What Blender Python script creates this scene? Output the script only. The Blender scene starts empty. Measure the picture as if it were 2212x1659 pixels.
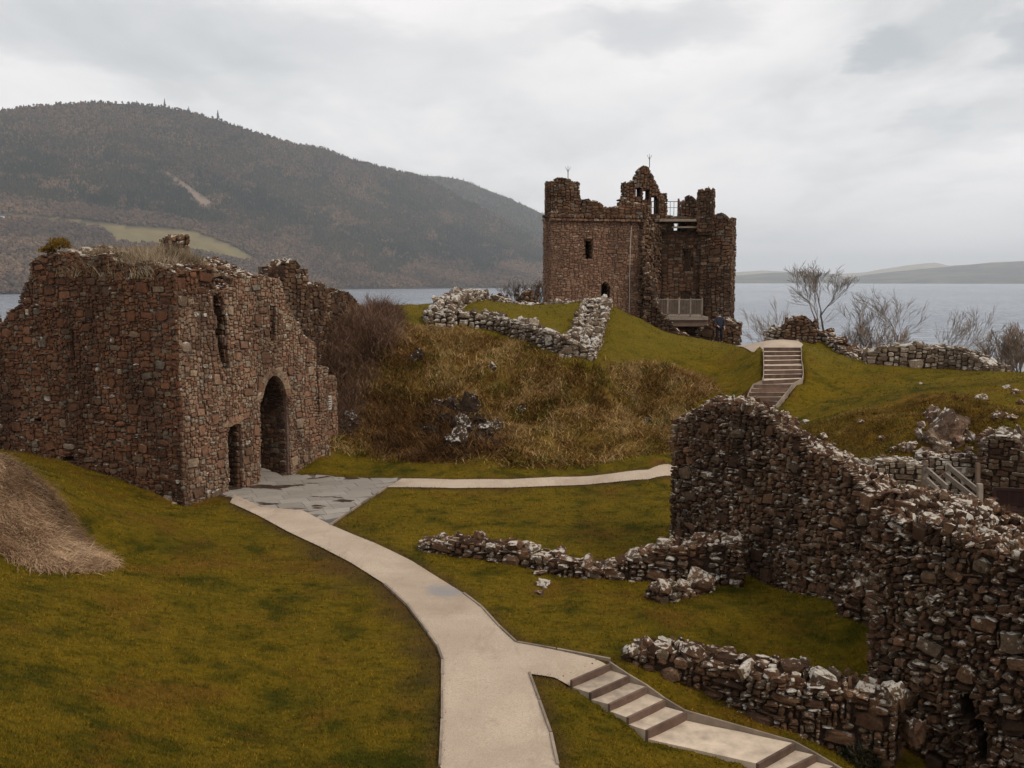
import bpy, math, random
import numpy as np
from mathutils import Matrix, Vector

# ------------------------------------------------------------------ camera, sky, sun, exposure
scene = bpy.context.scene
col = scene.collection
FOC = 950.0                      # focal length in pixels of a 1024 px wide picture
TH = math.atan(104.0 / FOC)      # downward pitch
CAMZ = 28.0                      # metres above the loch
K = 1024.0 / 2212.0
cam_d = bpy.data.cameras.new("camera"); cam = bpy.data.objects.new("camera", cam_d); col.objects.link(cam)
cam_d.sensor_width = 36.0; cam_d.lens = 36.0 * FOC / 1024.0
cam_d.clip_start = 0.1; cam_d.clip_end = 90000.0
cam.location = (0, 0, CAMZ); cam.rotation_euler = (math.pi / 2 - TH, 0, 0)
scene.camera = cam
scene.view_settings.view_transform = 'Standard'; scene.view_settings.look = 'None'
scene.view_settings.gamma = 1.0; scene.view_settings.use_curve_mapping = False
scene.view_settings.exposure = 0.0
scene.cycles.use_denoising = True
scene.cycles.max_bounces = 6; scene.cycles.diffuse_bounces = 3; scene.cycles.glossy_bounces = 2
scene.cycles.volume_bounces = 1

SUN_EL, SUN_AZ = 44.0, 124.0     # azimuth clockwise from +Y: behind the camera, to its right
world = bpy.data.worlds.new("World"); scene.world = world; world.use_nodes = True

class NT:
    """small node-tree writer"""
    def __init__(s, tree): s.t = tree; s.n = tree.nodes; s.l = tree.links
    def add(s, typ, **kw):
        n = s.n.new(typ)
        for k, v in kw.items():
            if k == 'inp':
                for a, b in v.items():
                    if isinstance(b, bpy.types.NodeSocket): s.l.new(b, n.inputs[a])
                    else: n.inputs[a].default_value = b
            else: setattr(n, k, v)
        return n
    def math(s, op, a, b=0.0, c=None, clamp=False):
        n = s.n.new('ShaderNodeMath'); n.operation = op; n.use_clamp = clamp
        for i, v in enumerate((a, b, c)):
            if v is None: continue
            if isinstance(v, bpy.types.NodeSocket): s.l.new(v, n.inputs[i])
            else: n.inputs[i].default_value = v
        return n.outputs[0]
    def mix(s, f, a, b, blend='MIX'):
        n = s.n.new('ShaderNodeMix'); n.data_type = 'RGBA'; n.blend_type = blend; n.clamp_factor = True
        for i, v in ((0, f), (6, a), (7, b)):
            if isinstance(v, bpy.types.NodeSocket): s.l.new(v, n.inputs[i])
            else: n.inputs[i].default_value = (tuple(v) + (1.0,))[:4] if i else v
        return n.outputs[2]
    def ramp(s, f, stops, interp='LINEAR'):
        n = s.n.new('ShaderNodeValToRGB'); n.color_ramp.interpolation = interp
        e = n.color_ramp.elements
        while len(e) < len(stops): e.new(0.5)
        for el, (p, c) in zip(e, stops):
            el.position = p
            el.color = (c, c, c, 1) if isinstance(c, (int, float)) else (tuple(c) + (1.0,))[:4]
        s.l.new(f, n.inputs[0]); return n.outputs[0]
    def noise(s, vec, scale, detail=4.0, rough=0.55, dist=0.0, color=False):
        n = s.n.new('ShaderNodeTexNoise'); n.inputs['Scale'].default_value = scale
        n.inputs['Detail'].default_value = detail; n.inputs['Roughness'].default_value = rough
        n.inputs['Distortion'].default_value = dist
        if vec is not None: s.l.new(vec, n.inputs['Vector'])
        return n.outputs[1 if color else 0]
    def mapping(s, vec, scale=(1, 1, 1), loc=(0, 0, 0), rot=(0, 0, 0)):
        n = s.n.new('ShaderNodeMapping'); s.l.new(vec, n.inputs[0])
        n.inputs['Scale'].default_value = scale; n.inputs['Location'].default_value = loc; n.inputs['Rotation'].default_value = rot
        return n.outputs[0]

def ray(dx, dy):
    """direction through a point of the picture (coordinates of a 2212 px wide copy)"""
    u = (dx * K - 512) / FOC; v = -(dy * K - 384) / FOC
    return np.array([u, math.cos(TH) + v * math.sin(TH), -math.sin(TH) + v * math.cos(TH)])

def build_world():
    w = NT(world.node_tree); w.n.clear()
    out = w.add('ShaderNodeOutputWorld')
    sky = w.add('ShaderNodeTexSky', sky_type='NISHITA', sun_disc=False, sun_elevation=math.radians(SUN_EL),
                sun_rotation=math.radians(SUN_AZ), air_density=1.0, dust_density=2.0)
    bg1 = w.add('ShaderNodeBackground', inp={'Color': sky.outputs[0], 'Strength': 0.10})
    d = w.add('ShaderNodeTexCoord').outputs['Generated']
    sep = w.add('ShaderNodeSeparateXYZ'); w.l.new(d, sep.inputs[0])
    z = w.math('MAXIMUM', sep.outputs[2], 0.0)
    # project on to a flat cloud sheet so that clouds flatten towards the horizon
    q = w.math('ADD', z, 0.16)
    cx = w.math('DIVIDE', sep.outputs[0], q); cy = w.math('DIVIDE', sep.outputs[1], q)
    comb = w.add('ShaderNodeCombineXYZ', inp={0: cx, 1: cy, 2: 0.0}).outputs[0]
    n1 = w.noise(w.mapping(comb, (0.8, 0.5, 1), (3.1, 1.3, 0)), 1.0, 5, 0.5, 0.3)
    n2 = w.noise(w.mapping(comb, (2.0, 1.1, 1), (7.7, 4.2, 0)), 1.2, 6, 0.55, 0.2)
    base = w.ramp(n1, [(0.34, (0.46, 0.47, 0.475)), (0.47, (0.58, 0.585, 0.585)), (0.57, (0.71, 0.69, 0.685)), (0.68, (0.80, 0.77, 0.765))])
    c = w.mix(w.ramp(n2, [(0.42, 0.0), (0.60, 0.65)]), base, (0.74, 0.715, 0.71))
    # separate darker cloud patches
    wob = w.noise(w.mapping(comb, (1, 1, 1)), 3.5, 6, 0.6, 0.0, color=True)
    wv = w.add('ShaderNodeVectorMath', operation='MULTIPLY_ADD', inp={0: wob, 1: (0.13, 0.13, 0.08), 2: d}).outputs[0]
    for (dx, dy, rx, rz, amt) in ((1905, 105, 0.052, 0.028, 0.95), (2205, 90, 0.06, 0.035, 0.8), (1450, 60, 0.13, 0.035, 0.45),
                                  (2010, 260, 0.05, 0.018, 0.4), (300, 60, 0.34, 0.055, 0.5), (850, 150, 0.22, 0.05, 0.30),
                                  (2150, 290, 0.10, 0.018, 0.20), (1250, 70, 0.16, 0.02, 0.22), (1700, 500, 0.16, 0.016, 0.15), (2150, 380, 0.10, 0.012, 0.13)):
        r = ray(dx, dy); r = r / np.linalg.norm(r)
        s_ = w.add('ShaderNodeVectorMath', operation='SUBTRACT', inp={0: wv, 1: (r[0] + 0.065, r[1] + 0.065, r[2] + 0.04)}).outputs[0]
        m_ = w.mapping(s_, (1 / rx, 1 / rx, 1 / rz))
        ln = w.add('ShaderNodeVectorMath', operation='LENGTH', inp={0: m_}).outputs['Value']
        f = w.math('MULTIPLY', w.ramp(ln, [(0.35, 1.0), (0.95, 0.0)], 'EASE'), amt)
        c = w.mix(f, c, (0.38, 0.405, 0.425))
    hz = w.ramp(z, [(0.0, 0.65), (0.09, 0.25), (0.25, 0.0)])
    c = w.mix(hz, c, (0.70, 0.70, 0.705))
    bg2 = w.add('ShaderNodeBackground', inp={'Color': c, 'Strength': 1.42})
    mx = w.add('ShaderNodeMixShader', inp={0: 0.96, 1: bg1.outputs[0], 2: bg2.outputs[0]})
    w.l.new(mx.outputs[0], out.inputs[0])
build_world()
sun_d = bpy.data.lights.new("sun", 'SUN'); sun_d.energy = 1.5; sun_d.angle = math.radians(14); sun_d.color = (1.0, 0.88, 0.74)
sun = bpy.data.objects.new("sun", sun_d); col.objects.link(sun)
el, az = math.radians(SUN_EL), math.radians(SUN_AZ)
sdir = Vector((math.sin(az) * math.cos(el), math.cos(az) * math.cos(el), math.sin(el)))
sun.rotation_euler = sdir.to_track_quat('Z', 'Y').to_euler(); sun.location = (10, -10, 60)

# ------------------------------------------------------------------ helpers
R = np.random.default_rng(11)
def tag(o, label=None, cat=None, group=None, kind=None):
    if label: o['label'] = label
    if cat: o['category'] = cat
    if group: o['group'] = group
    if kind: o['kind'] = kind
    return o
def empty(name, loc=(0, 0, 0)):
    o = bpy.data.objects.new(name, None); col.objects.link(o); o.location = loc; o.empty_display_size = 0.2
    return o
def mesh_from(name, V, F, mats=(), smooth=False, fmat=None):
    """V (n,3); F is an (m,k) array or a list of arrays of different k"""
    me = bpy.data.meshes.new(name)
    V = np.asarray(V, dtype=np.float32)
    Fs = F if isinstance(F, list) else [F]
    Fs = [np.asarray(f, dtype=np.int32) for f in Fs if len(f)]
    nl = sum(f.size for f in Fs); nf = sum(len(f) for f in Fs)
    me.vertices.add(len(V)); me.vertices.foreach_set('co', V.ravel())
    me.loops.add(nl); me.loops.foreach_set('vertex_index', np.concatenate([f.ravel() for f in Fs]) if nf else np.zeros(0, np.int32))
    me.polygons.add(nf)
    tot = np.concatenate([np.full(len(f), f.shape[1], np.int32) for f in Fs])
    st = np.zeros(nf, np.int32); st[1:] = np.cumsum(tot)[:-1]
    me.polygons.foreach_set('loop_start', st); me.polygons.foreach_set('loop_total', tot)
    me.polygons.foreach_set('use_smooth', np.full(nf, smooth, bool))
    for m in mats: me.materials.append(m)
    if fmat is not None: me.polygons.foreach_set('material_index', np.asarray(fmat, np.int32))
    me.update(calc_edges=True)
    return me
def link(name, me, parent=None, M=None):
    o = bpy.data.objects.new(name, me); col.objects.link(o)
    if parent is not None: o.parent = parent
    if M is not None: o.matrix_basis = M
    return o
def add_attr(me, name, vals):
    a = me.attributes.new(name, 'FLOAT', 'POINT'); a.data.foreach_set('value', np.asarray(vals, np.float32))

class MB:
    """collects boxes and tubes into one mesh"""
    def __init__(s): s.V = []; s.Q = []; s.T = []; s.n = 0
    def raw(s, V, Q=(), T=()):
        V = np.asarray(V, float); s.V.append(V)
        if len(Q): s.Q.append(np.asarray(Q) + s.n)
        if len(T): s.T.append(np.asarray(T) + s.n)
        s.n += len(V)
    def hexa(s, P):   # 8 points: bottom 4 ccw, top 4 ccw
        s.raw(P, [(3, 2, 1, 0), (4, 5, 6, 7), (0, 1, 5, 4), (1, 2, 6, 5), (2, 3, 7, 6), (3, 0, 4, 7)])
    def box(s, c, h, rot=None):
        P = np.array([(-1, -1, -1), (1, -1, -1), (1, 1, -1), (-1, 1, -1), (-1, -1, 1), (1, -1, 1), (1, 1, 1), (-1, 1, 1)], float) * np.asarray(h)
        if rot is not None: P = P @ np.asarray(rot).T
        s.hexa(P + np.asarray(c))
    def bar(s, a, b, w, h=None):   # rectangular bar from a to b
        h = h or w; a = np.asarray(a, float); b = np.asarray(b, float); d = b - a; L = np.linalg.norm(d); d /= L
        up = np.array([0, 0, 1.0]) if abs(d[2]) < 0.95 else np.array([0, 1.0, 0])
        x = np.cross(d, up); x /= np.linalg.norm(x); y = np.cross(x, d)
        s.box((a + b) / 2, (w / 2, L / 2, h / 2), np.stack([x, d, y], 1))
    def tube(s, pts, rad, k=5):
        pts = np.asarray(pts, float); rad = np.broadcast_to(np.asarray(rad, float), (len(pts),))
        V = []; 
        for i, p in enumerate(pts):
            d = pts[min(i + 1, len(pts) - 1)] - pts[max(i - 1, 0)]; d = d / (np.linalg.norm(d) + 1e-9)
            up = np.array([0, 0, 1.0]) if abs(d[2]) < 0.9 else np.array([1.0, 0, 0])
            x = np.cross(d, up); x /= np.linalg.norm(x); y = np.cross(x, d)
            for j in range(k):
                a = 2 * math.pi * j / k; V.append(p + rad[i] * (math.cos(a) * x + math.sin(a) * y))
        Q = [(i * k + j, i * k + (j + 1) % k, (i + 1) * k + (j + 1) % k, (i + 1) * k + j) for i in range(len(pts) - 1) for j in range(k)]
        s.raw(V, Q)
    def build(s, name, mat, parent=None, smooth=False):
        F = []
        if s.Q: F.append(np.concatenate(s.Q))
        if s.T: F.append(np.concatenate(s.T))
        me = mesh_from(name, np.concatenate(s.V), F, [mat], smooth)
        return link(name, me, parent)

def hash2(ix, iy, seed):
    n = (ix.astype(np.int64) * 374761393 + iy.astype(np.int64) * 668265263 + seed * 974634777) & 0x7fffffff
    n = (n ^ (n >> 13)) * 1274126177 & 0x7fffffff
    return ((n ^ (n >> 16)) & 0xffff) / 65535.0
def vnoise(x, y, seed=0):
    x = np.asarray(x, float); y = np.asarray(y, float)
    ix = np.floor(x).astype(np.int64); iy = np.floor(y).astype(np.int64); fx = x - ix; fy = y - iy
    fx = fx * fx * (3 - 2 * fx); fy = fy * fy * (3 - 2 * fy)
    a = hash2(ix, iy, seed); b = hash2(ix + 1, iy, seed); c = hash2(ix, iy + 1, seed); d = hash2(ix + 1, iy + 1, seed)
    return (a * (1 - fx) + b * fx) * (1 - fy) + (c * (1 - fx) + d * fx) * fy
def fbm(x, y, seed=0, oct=4):
    s = 0; a = 0.5
    for i in range(oct): s = s + a * (vnoise(x * 2 ** i, y * 2 ** i, seed + i * 17) - 0.5); a *= 0.5
    return s * 2
def in_poly(x, y, poly):
    x = np.asarray(x, float); y = np.asarray(y, float); c = np.zeros(np.broadcast(x, y).shape, bool); n = len(poly)
    for i in range(n):
        x1, y1 = poly[i]; x2, y2 = poly[(i + 1) % n]
        if y1 == y2: continue
        c ^= ((y1 > y) != (y2 > y)) & (x < (x2 - x1) * (y - y1) / (y2 - y1) + x1)
    return c
def seg_dist(x, y, poly, closed=False):
    d = np.full(np.broadcast(x, y).shape, 1e9); n = len(poly)
    for i in range(n if closed else n - 1):
        ax, ay = poly[i]; bx, by = poly[(i + 1) % n]; L = (bx - ax) ** 2 + (by - ay) ** 2 + 1e-9
        t = np.clip(((x - ax) * (bx - ax) + (y - ay) * (by - ay)) / L, 0, 1)
        d = np.minimum(d, np.hypot(x - ax - t * (bx - ax), y - ay - t * (by - ay)))
    return d

# ------------------------------------------------------------------ lie of the land
def at(dx, dy, D): r = ray(dx, dy); return r * (D / r[1]) + np.array([0, 0, CAMZ])
def drop(dx, dy, h): r = ray(dx, dy); return r * (h / -r[2]) + np.array([0, 0, CAMZ])
def plane_hit(dx, dy, P, d):
    """ray against the vertical plane through P=(x,y) along d -> (distance along d, z)"""
    r = ray(dx, dy); A = np.array([[r[0], -d[0]], [r[1], -d[1]]]); t, s = np.linalg.solve(A, np.asarray(P, float))
    return s, CAMZ + t * r[2]
CP = []
for a in [(500,1085,7.0),(562,1050,7.0),(625,1026,7.0),(860,1038,7.0),(715,1130,7.0),(800,1080,7),(600,1130,7),(750,1210,7),(850,1290,7),
          (950,1380,7),(950,1500,7),(1080,1659,7.0),(1120,1400,7.0),(1240,1440,7.0),(1100,1045,7),(1300,1040,7),(1470,1022,6.95),
          (750,1003,6.9),(900,1012,6.9),(1100,1022,6.85),(1300,1015,6.8),(1440,1000,6.6),
          (1000,1120,7.05),(1300,1120,7.1),(1400,1170,7.15),(900,1180,7.0),(1200,1300,7.1),(1500,1320,7.2),(1700,1290,7.2),(1600,1380,7.2),
          (1850,1400,7.25),(1250,1380,7.05),(1330,1435,7.02),(1220,1475,7.0),(1500,1550,7.5),(1420,1580,7.5),(1710,1605,7.75),(1640,1655,7.75),
          (1180,1480,7.0),(1300,1620,7.2),(1200,1659,7.05),(1500,1500,7.3),(1700,1575,7.8),(1850,1650,8.1),
          (500,1100,7.0),(402,1096,7.1),(700,1400,6.98),(500,1300,6.85),(300,1300,6.45),(0,1300,5.9),(0,1500,5.65),(0,1659,5.5),(300,1600,6.3),
          (600,1500,6.85),(800,1550,6.98),(700,1659,6.95),(900,1600,7.0),(235,1250,6.35),(0,1240,5.95),(350,1180,6.75),(560,1180,7.0)]:
    CP.append(drop(*a))
for a in [(0,1008,22),(60,1036,22.3),(120,1090,22.5),(180,1160,22.6),
          (1275,782,42),(925,705,47),(1010,650,56),(1320,662,54),(1150,690,50),(1150,665,56),(860,660,50),(700,735,44),(700,900,40),(740,850,41.5),
          (900,800,42.5),(900,900,39.5),(1100,820,42),(1100,900,39.5),(1300,850,41),(1300,920,38.5),(1450,870,40.5),(1530,835,41),(1450,935,38),
          (800,760,43.5),(1400,703,53.5),(1500,742,50.5),(1590,748,50),(1600,800,45.5),(1650,745,45),(1733,748,45),(1620,867,38.2),(1690,872,38.2),(1560,850,40),
          (1553,737,54),(1800,765,46),(1870,784,43),(2120,803,41.5),(2000,820,38.5),(2212,845,33),(2100,850,33.5),(1900,862,34.5),(1750,920,33.5),
          (1850,960,29.5),(2000,915,28.5),(2150,915,28),(2100,880,30.5),(1700,735,49),(1780,735,49),(1640,742,47.5),
          (1340,674,55.5),(1373,684,56),(1413,706,56.5),(1451,724,56.5),(1483,735,56),(1541,741,55.5),(1373,690,59),(1451,728,59.5),(1520,743,59)]:
    CP.append(at(*a))
GC = np.array([-10.3, 29.3]); GL = np.array([-0.882, 0.471]); GF = np.array([0.476, 0.8794])   # gatehouse corner, left-face and front directions
for dx, dy in ((0, 968), (40, 979), (160, 1005), (255, 1037), (343, 1068)):
    s_, z_ = plane_hit(dx, dy, GC, GL); p = GC + GL * s_; CP.append(np.array([p[0], p[1], z_]))
s_, z_ = plane_hit(690, 988, GC, GF); p = GC + GF * s_; CP.append(np.array([p[0], p[1], z_]))
for x, y, h in [(5,33,6.7),(8,36,6.2),(6,28,6.9),(-10,43,6.2),(-13.5,37,6.2),(-20,45,8),(-30,45,11),(-25,60,20),(-40,60,25),(-12,54,5),(-14,62,13),(-6,64,5),(0,68,3),
                (5,72,5),(12,72,6),(0,85,17),(12,88,17),(20,70,13),(20,53,8),(25,49,9),(28,60,18),(25.5,43,5.5),(31,42,9),(25,34,4.3),(33,34,6),
                (22,26.5,5),(30,24,7),(15,56,6),(-50,40,22),(-50,20,8),(-50,-10,3),(-20,30,5.0),(-24,34,6.5),(-28,20,3.6),(-18,22,4.0),(-50,80,31),(-20,80,26),(0,115,31),(30,115,31),(60,90,31),
                (60,60,28),(70,30,24),(60,0,14),(0,0,1.7),(-12,0,1.2),(12,0,3),(0,-20,0.8),(30,-20,3),(-30,-20,0),(0,5,3.9),(-6,6,4.0),(8,6,5.0),(10,10,6.6),(12,13,7.6),
                (-50,115,31),(70,115,31),(70,-35,12),(-50,-35,2),(6.8,15.5,8.2),(9,13.5,8.4),(6.3,14.0,8.2),(9.6,19.5,6.6),(10.6,22,6.7),(12,17,7.0),(8.4,23.5,6.6),(13,24.5,6.7),(15,23,6.7),(16,20,6.9),(10.6,24.6,6.6),(13,26.2,6.5),(17,25.2,6.5),(20,23,6.5),(11,28.0,5.35),(14,28.3,4.9),(17,28.0,4.5),(6.0,26.5,6.9),(14,14,6.4),(6,41,5.6),(9,64,4.5)]:
    CP.append(np.array([x, y, CAMZ - h]))
CP = np.array(CP)
def tps_fit(P, z, lam):
    n = len(P); d = np.hypot(P[:, None, 0] - P[None, :, 0], P[:, None, 1] - P[None, :, 1])
    Kk = d * d * np.log(d + 1e-9) + lam * np.eye(n); A = np.zeros((n + 3, n + 3)); A[:n, :n] = Kk
    A[:n, n] = 1; A[:n, n + 1:] = P; A[n, :n] = 1; A[n + 1:, :n] = P.T
    return np.linalg.solve(A, np.concatenate([z, np.zeros(3)]))
tw = tps_fit(CP[:, :2], CP[:, 2], 0.03)
XS = np.concatenate([np.arange(-56, -24, 1.0), np.arange(-24, 22, 0.2), np.arange(22, 76, 1.0)])
YS = np.concatenate([np.arange(-38, 9, 1.0), np.arange(9, 60, 0.2), np.arange(60, 122, 1.2)])
GX, GY = np.meshgrid(XS, YS)
def tps_eval(x, y):
    out = np.zeros(x.size); xf, yf = x.ravel(), y.ravel()
    for i in range(0, x.size, 20000):
        d = np.hypot(xf[i:i+20000, None] - CP[None, :, 0], yf[i:i+20000, None] - CP[None, :, 1])
        out[i:i+20000] = (d * d * np.log(d + 1e-9)) @ tw[:len(CP)] + tw[len(CP)] + tw[len(CP)+1] * xf[i:i+20000] + tw[len(CP)+2] * yf[i:i+20000]
    return out.reshape(x.shape)
HZ = np.maximum(tps_eval(GX, GY), -4.0)
def hz(x, y, H=None):
    H = HZ if H is None else H
    x = np.clip(x, XS[0], XS[-1] - 1e-3); y = np.clip(y, YS[0], YS[-1] - 1e-3)
    i = np.clip(np.searchsorted(XS, x, 'right') - 1, 0, len(XS) - 2); j = np.clip(np.searchsorted(YS, y, 'right') - 1, 0, len(YS) - 2)
    fx = (x - XS[i]) / (XS[i+1] - XS[i]); fy = (y - YS[j]) / (YS[j+1] - YS[j])
    return (H[j, i] * (1-fx) + H[j, i+1] * fx) * (1-fy) + (H[j+1, i] * (1-fx) + H[j+1, i+1] * fx) * fy
def ground(dx, dy, d0=8.0, d1=110.0):
    """where the sight line through a picture point first meets the land"""
    r = ray(dx, dy); D = np.arange(d0, d1, 0.05); x = r[0] / r[1] * D; z = CAMZ + r[2] / r[1] * D
    b = z < hz(x, D)
    i = int(np.argmax(b)) if b.any() else len(D) - 1
    return np.array([x[i], D[i], hz(x[i], D[i])])
def gpoly(pts): return [tuple(ground(*p)[:2]) for p in pts]
def project(P):
    P = np.asarray(P, float); x = P[..., 0]; y = P[..., 1]; z = P[..., 2] - CAMZ
    dep = y * math.cos(TH) - z * math.sin(TH); v = (y * math.sin(TH) + z * math.cos(TH)) / dep
    return (x / dep * FOC + 512) / K, (384 - v * FOC) / K
# ------------------------------------------------------------------ materials
def new_mat(name):
    m = bpy.data.materials.new(name); m.use_nodes = True; w = NT(m.node_tree); w.n.clear()
    out = w.add('ShaderNodeOutputMaterial'); b = w.add('ShaderNodeBsdfPrincipled'); w.l.new(b.outputs[0], out.inputs[0])
    b.inputs['Roughness'].default_value = 1.0; b.inputs['Specular IOR Level'].default_value = 0.06
    return m, w, b
def bump(w, b, h, strength=0.5, dist=0.02):
    n = w.add('ShaderNodeBump', inp={'Height': h, 'Strength': strength, 'Distance': dist}); w.l.new(n.outputs[0], b.inputs['Normal'])
def simple_mat(name, c, rough=0.8, var=0.25, scale=6.0, metal=0.0, bm=0.3):
    m, w, b = new_mat(name); P = w.add('ShaderNodeNewGeometry').outputs['Position']
    n = w.noise(P, scale, 5, 0.6)
    r = w.add('ShaderNodeObjectInfo').outputs['Random']
    f = w.math('ADD', w.math('MULTIPLY', n, 0.7), w.math('MULTIPLY', r, 0.3))
    lo = tuple(x * (1 - var) for x in c); hi = tuple(min(1, x * (1 + var)) for x in c)
    w.l.new(w.ramp(f, [(0.3, lo), (0.7, hi)]), b.inputs['Base Color'])
    b.inputs['Roughness'].default_value = rough; b.inputs['Specular IOR Level'].default_value = 0.15; b.inputs['Metallic'].default_value = metal
    bump(w, b, w.noise(P, scale * 8, 4, 0.6), bm, 0.01)
    return m

def grass_color(w, P, blades=False):
    a = lambda s: w.add('ShaderNodeAttribute', attribute_name=s).outputs['Fac']
    big = w.noise(P, 0.22, 4, 0.6); mid = w.noise(P, 1.1, 5, 0.62); fine = w.noise(P, 9.0, 4, 0.7)
    green = w.mix(w.ramp(big, [(0.38, 0.0), (0.60, 1.0)]), (0.062, 0.056, 0.004), (0.150, 0.102, 0.006))
    green = w.mix(w.ramp(mid, [(0.40, 0.0), (0.62, 0.8)]), green, (0.190, 0.124, 0.009))
    green = w.mix(w.ramp(mid, [(0.32, 0.85), (0.46, 0.0)]), green, (0.042, 0.043, 0.003))
    green = w.mix(w.ramp(w.noise(w.mapping(P, (1, 1, 1), (40, 3, 0)), 0.5, 5, 0.65), [(0.52, 0.0), (0.66, 0.8)]), green, (0.165, 0.084, 0.012))
    green = w.mix(w.ramp(w.noise(w.mapping(P, (1, 2.2, 1), (17, 31, 0)), 2.6, 4, 0.7), [(0.50, 0.0), (0.66, 0.65)]), green, (0.050, 0.050, 0.004))
    # paler, sun-bleached lawn up on the mound
    hi = a('high'); green = w.mix(w.math('MULTIPLY', hi, 0.6), green, (0.160, 0.122, 0.014))
    wear = w.math('MULTIPLY', a('wear'), w.ramp(fine, [(0.30, 0.4), (0.55, 1.0)]))
    green = w.mix(wear, green, (0.075, 0.042, 0.020))
    rusty = w.mix(w.ramp(w.noise(P, 0.9, 5, 0.6), [(0.4, 0.0), (0.6, 1.0)]), (0.115, 0.056, 0.013), (0.22, 0.14, 0.030))
    rusty = w.mix(w.ramp(w.noise(w.mapping(P, (1, 1, 1), (9, 9, 0)), 0.8, 5, 0.6), [(0.50, 0.0), (0.62, 0.75)]), rusty, (0.075, 0.075, 0.012))
    c = w.mix(a('rough'), green, rusty)
    orange = w.mix(w.ramp(mid, [(0.35, 0.0), (0.6, 1.0)]), (0.085, 0.042, 0.010), (0.240, 0.130, 0.017))
    c = w.mix(w.math('MULTIPLY', a('orange'), w.ramp(w.noise(P, 0.7, 5, 0.6), [(0.34, 0.25), (0.55, 1.0)])), c, orange)
    straw = w.mix(w.ramp(mid, [(0.35, 0.0), (0.65, 1.0)]), (0.17, 0.105, 0.06), (0.40, 0.28, 0.175))
    c = w.mix(a('straw'), c, straw)
    return c, fine, mid
M_ground, w, b = new_mat('grass_ground')
P_ = w.add('ShaderNodeNewGeometry').outputs['Position']
c_, fine_, mid_ = grass_color(w, P_)
w.l.new(w.mix(w.ramp(fine_, [(0.3, 0.6), (0.7, 0.0)]), c_, (0.3, 0.3, 0.3), 'MULTIPLY'), b.inputs['Base Color'])
bump(w, b, w.math('ADD', w.math('MULTIPLY', mid_, 2.0), w.noise(P_, 30, 3, 0.7)), 0.8, 0.06)
M_blade, w, b = new_mat('grass_blade')
P_ = w.add('ShaderNodeNewGeometry').outputs['Position']
c_, fine_, mid_ = grass_color(w, P_)
ri = w.add('ShaderNodeNewGeometry').outputs['Random Per Island']
w.l.new(w.mix(1.0, c_, w.ramp(ri, [(0.0, (0.7, 0.75, 0.7)), (0.5, (1.1, 1.08, 1.0)), (0.85, (1.45, 1.32, 1.3)), (1.0, (2.0, 1.7, 1.8))]), 'MULTIPLY'), b.inputs['Base Color'])
b.inputs['Roughness'].default_value = 0.7

def gravel_mat():
    m, w, b = new_mat('rolled_gravel'); P = w.add('ShaderNodeNewGeometry').outputs['Position']
    n = w.noise(P, 0.8, 5, 0.6); f = w.noise(P, 38, 3, 0.85); st = w.noise(w.mapping(P, (1, 1, 1), (5, 2, 0)), 0.35, 5, 0.6, 0.4)
    c = w.mix(w.ramp(n, [(0.3, 0.0), (0.7, 1.0)]), (0.43, 0.345, 0.262), (0.55, 0.445, 0.345))
    c = w.mix(w.ramp(f, [(0.40, 0.38), (0.58, 0.0)]), c, (0.22, 0.16, 0.115))
    c = w.mix(w.ramp(w.noise(w.mapping(P, (1.4, 0.5, 1), (1, 8, 0), (0, 0, 0.5)), 1.0, 6, 0.7, 0.6), [(0.54, 0.0), (0.66, 0.45)]), c, (0.30, 0.235, 0.18))
    c = w.mix(w.ramp(w.noise(P, 14, 3, 0.7), [(0.62, 0.0), (0.75, 0.5)]), c, (0.24, 0.17, 0.12))
    c = w.mix(w.ramp(st, [(0.52, 0.0), (0.70, 0.6)]), c, (0.27, 0.205, 0.15))
    # damp patch where the path turns
    s_ = w.add('ShaderNodeVectorMath', operation='SUBTRACT', inp={0: P}); g = ground(968, 1279); s_.inputs[1].default_value = tuple(g)
    wv = w.add('ShaderNodeVectorMath', operation='MULTIPLY_ADD', inp={0: w.noise(P, 2.6, 4, 0.6, color=True), 1: (0.9, 1.2, 0), 2: s_.outputs[0]}).outputs[0]
    ln = w.add('ShaderNodeVectorMath', operation='LENGTH', inp={0: w.mapping(wv, (1 / 0.8, 1 / 0.62, 0.0), (-0.55, -0.9, 0))}).outputs['Value']
    d = w.ramp(ln, [(0.55, 1.0), (0.8, 0.0)])
    c = w.mix(w.math('MULTIPLY', d, 0.75), c, (0.25, 0.245, 0.24))
    w.l.new(c, b.inputs['Base Color'])
    w.l.new(w.ramp(d, [(0.0, 0.95), (1.0, 0.35)]), b.inputs['Roughness'])
    bump(w, b, w.math('ADD', f, w.math('MULTIPLY', w.noise(P, 5, 4, 0.6), 2)), 0.5, 0.02)
    return m
M_gravel = gravel_mat()
M_edge = simple_mat('grey_edging', (0.25, 0.20, 0.155), 0.85, 0.35, 4)
M_tread = simple_mat('gravel_tread', (0.47, 0.38, 0.29), 0.95, 0.42, 3.5)
M_riser = simple_mat('weathered_timber', (0.125, 0.082, 0.062), 0.9, 0.45, 4)
M_timber = simple_mat('silvered_timber', (0.25, 0.205, 0.165), 0.85, 0.3, 5)

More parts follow.
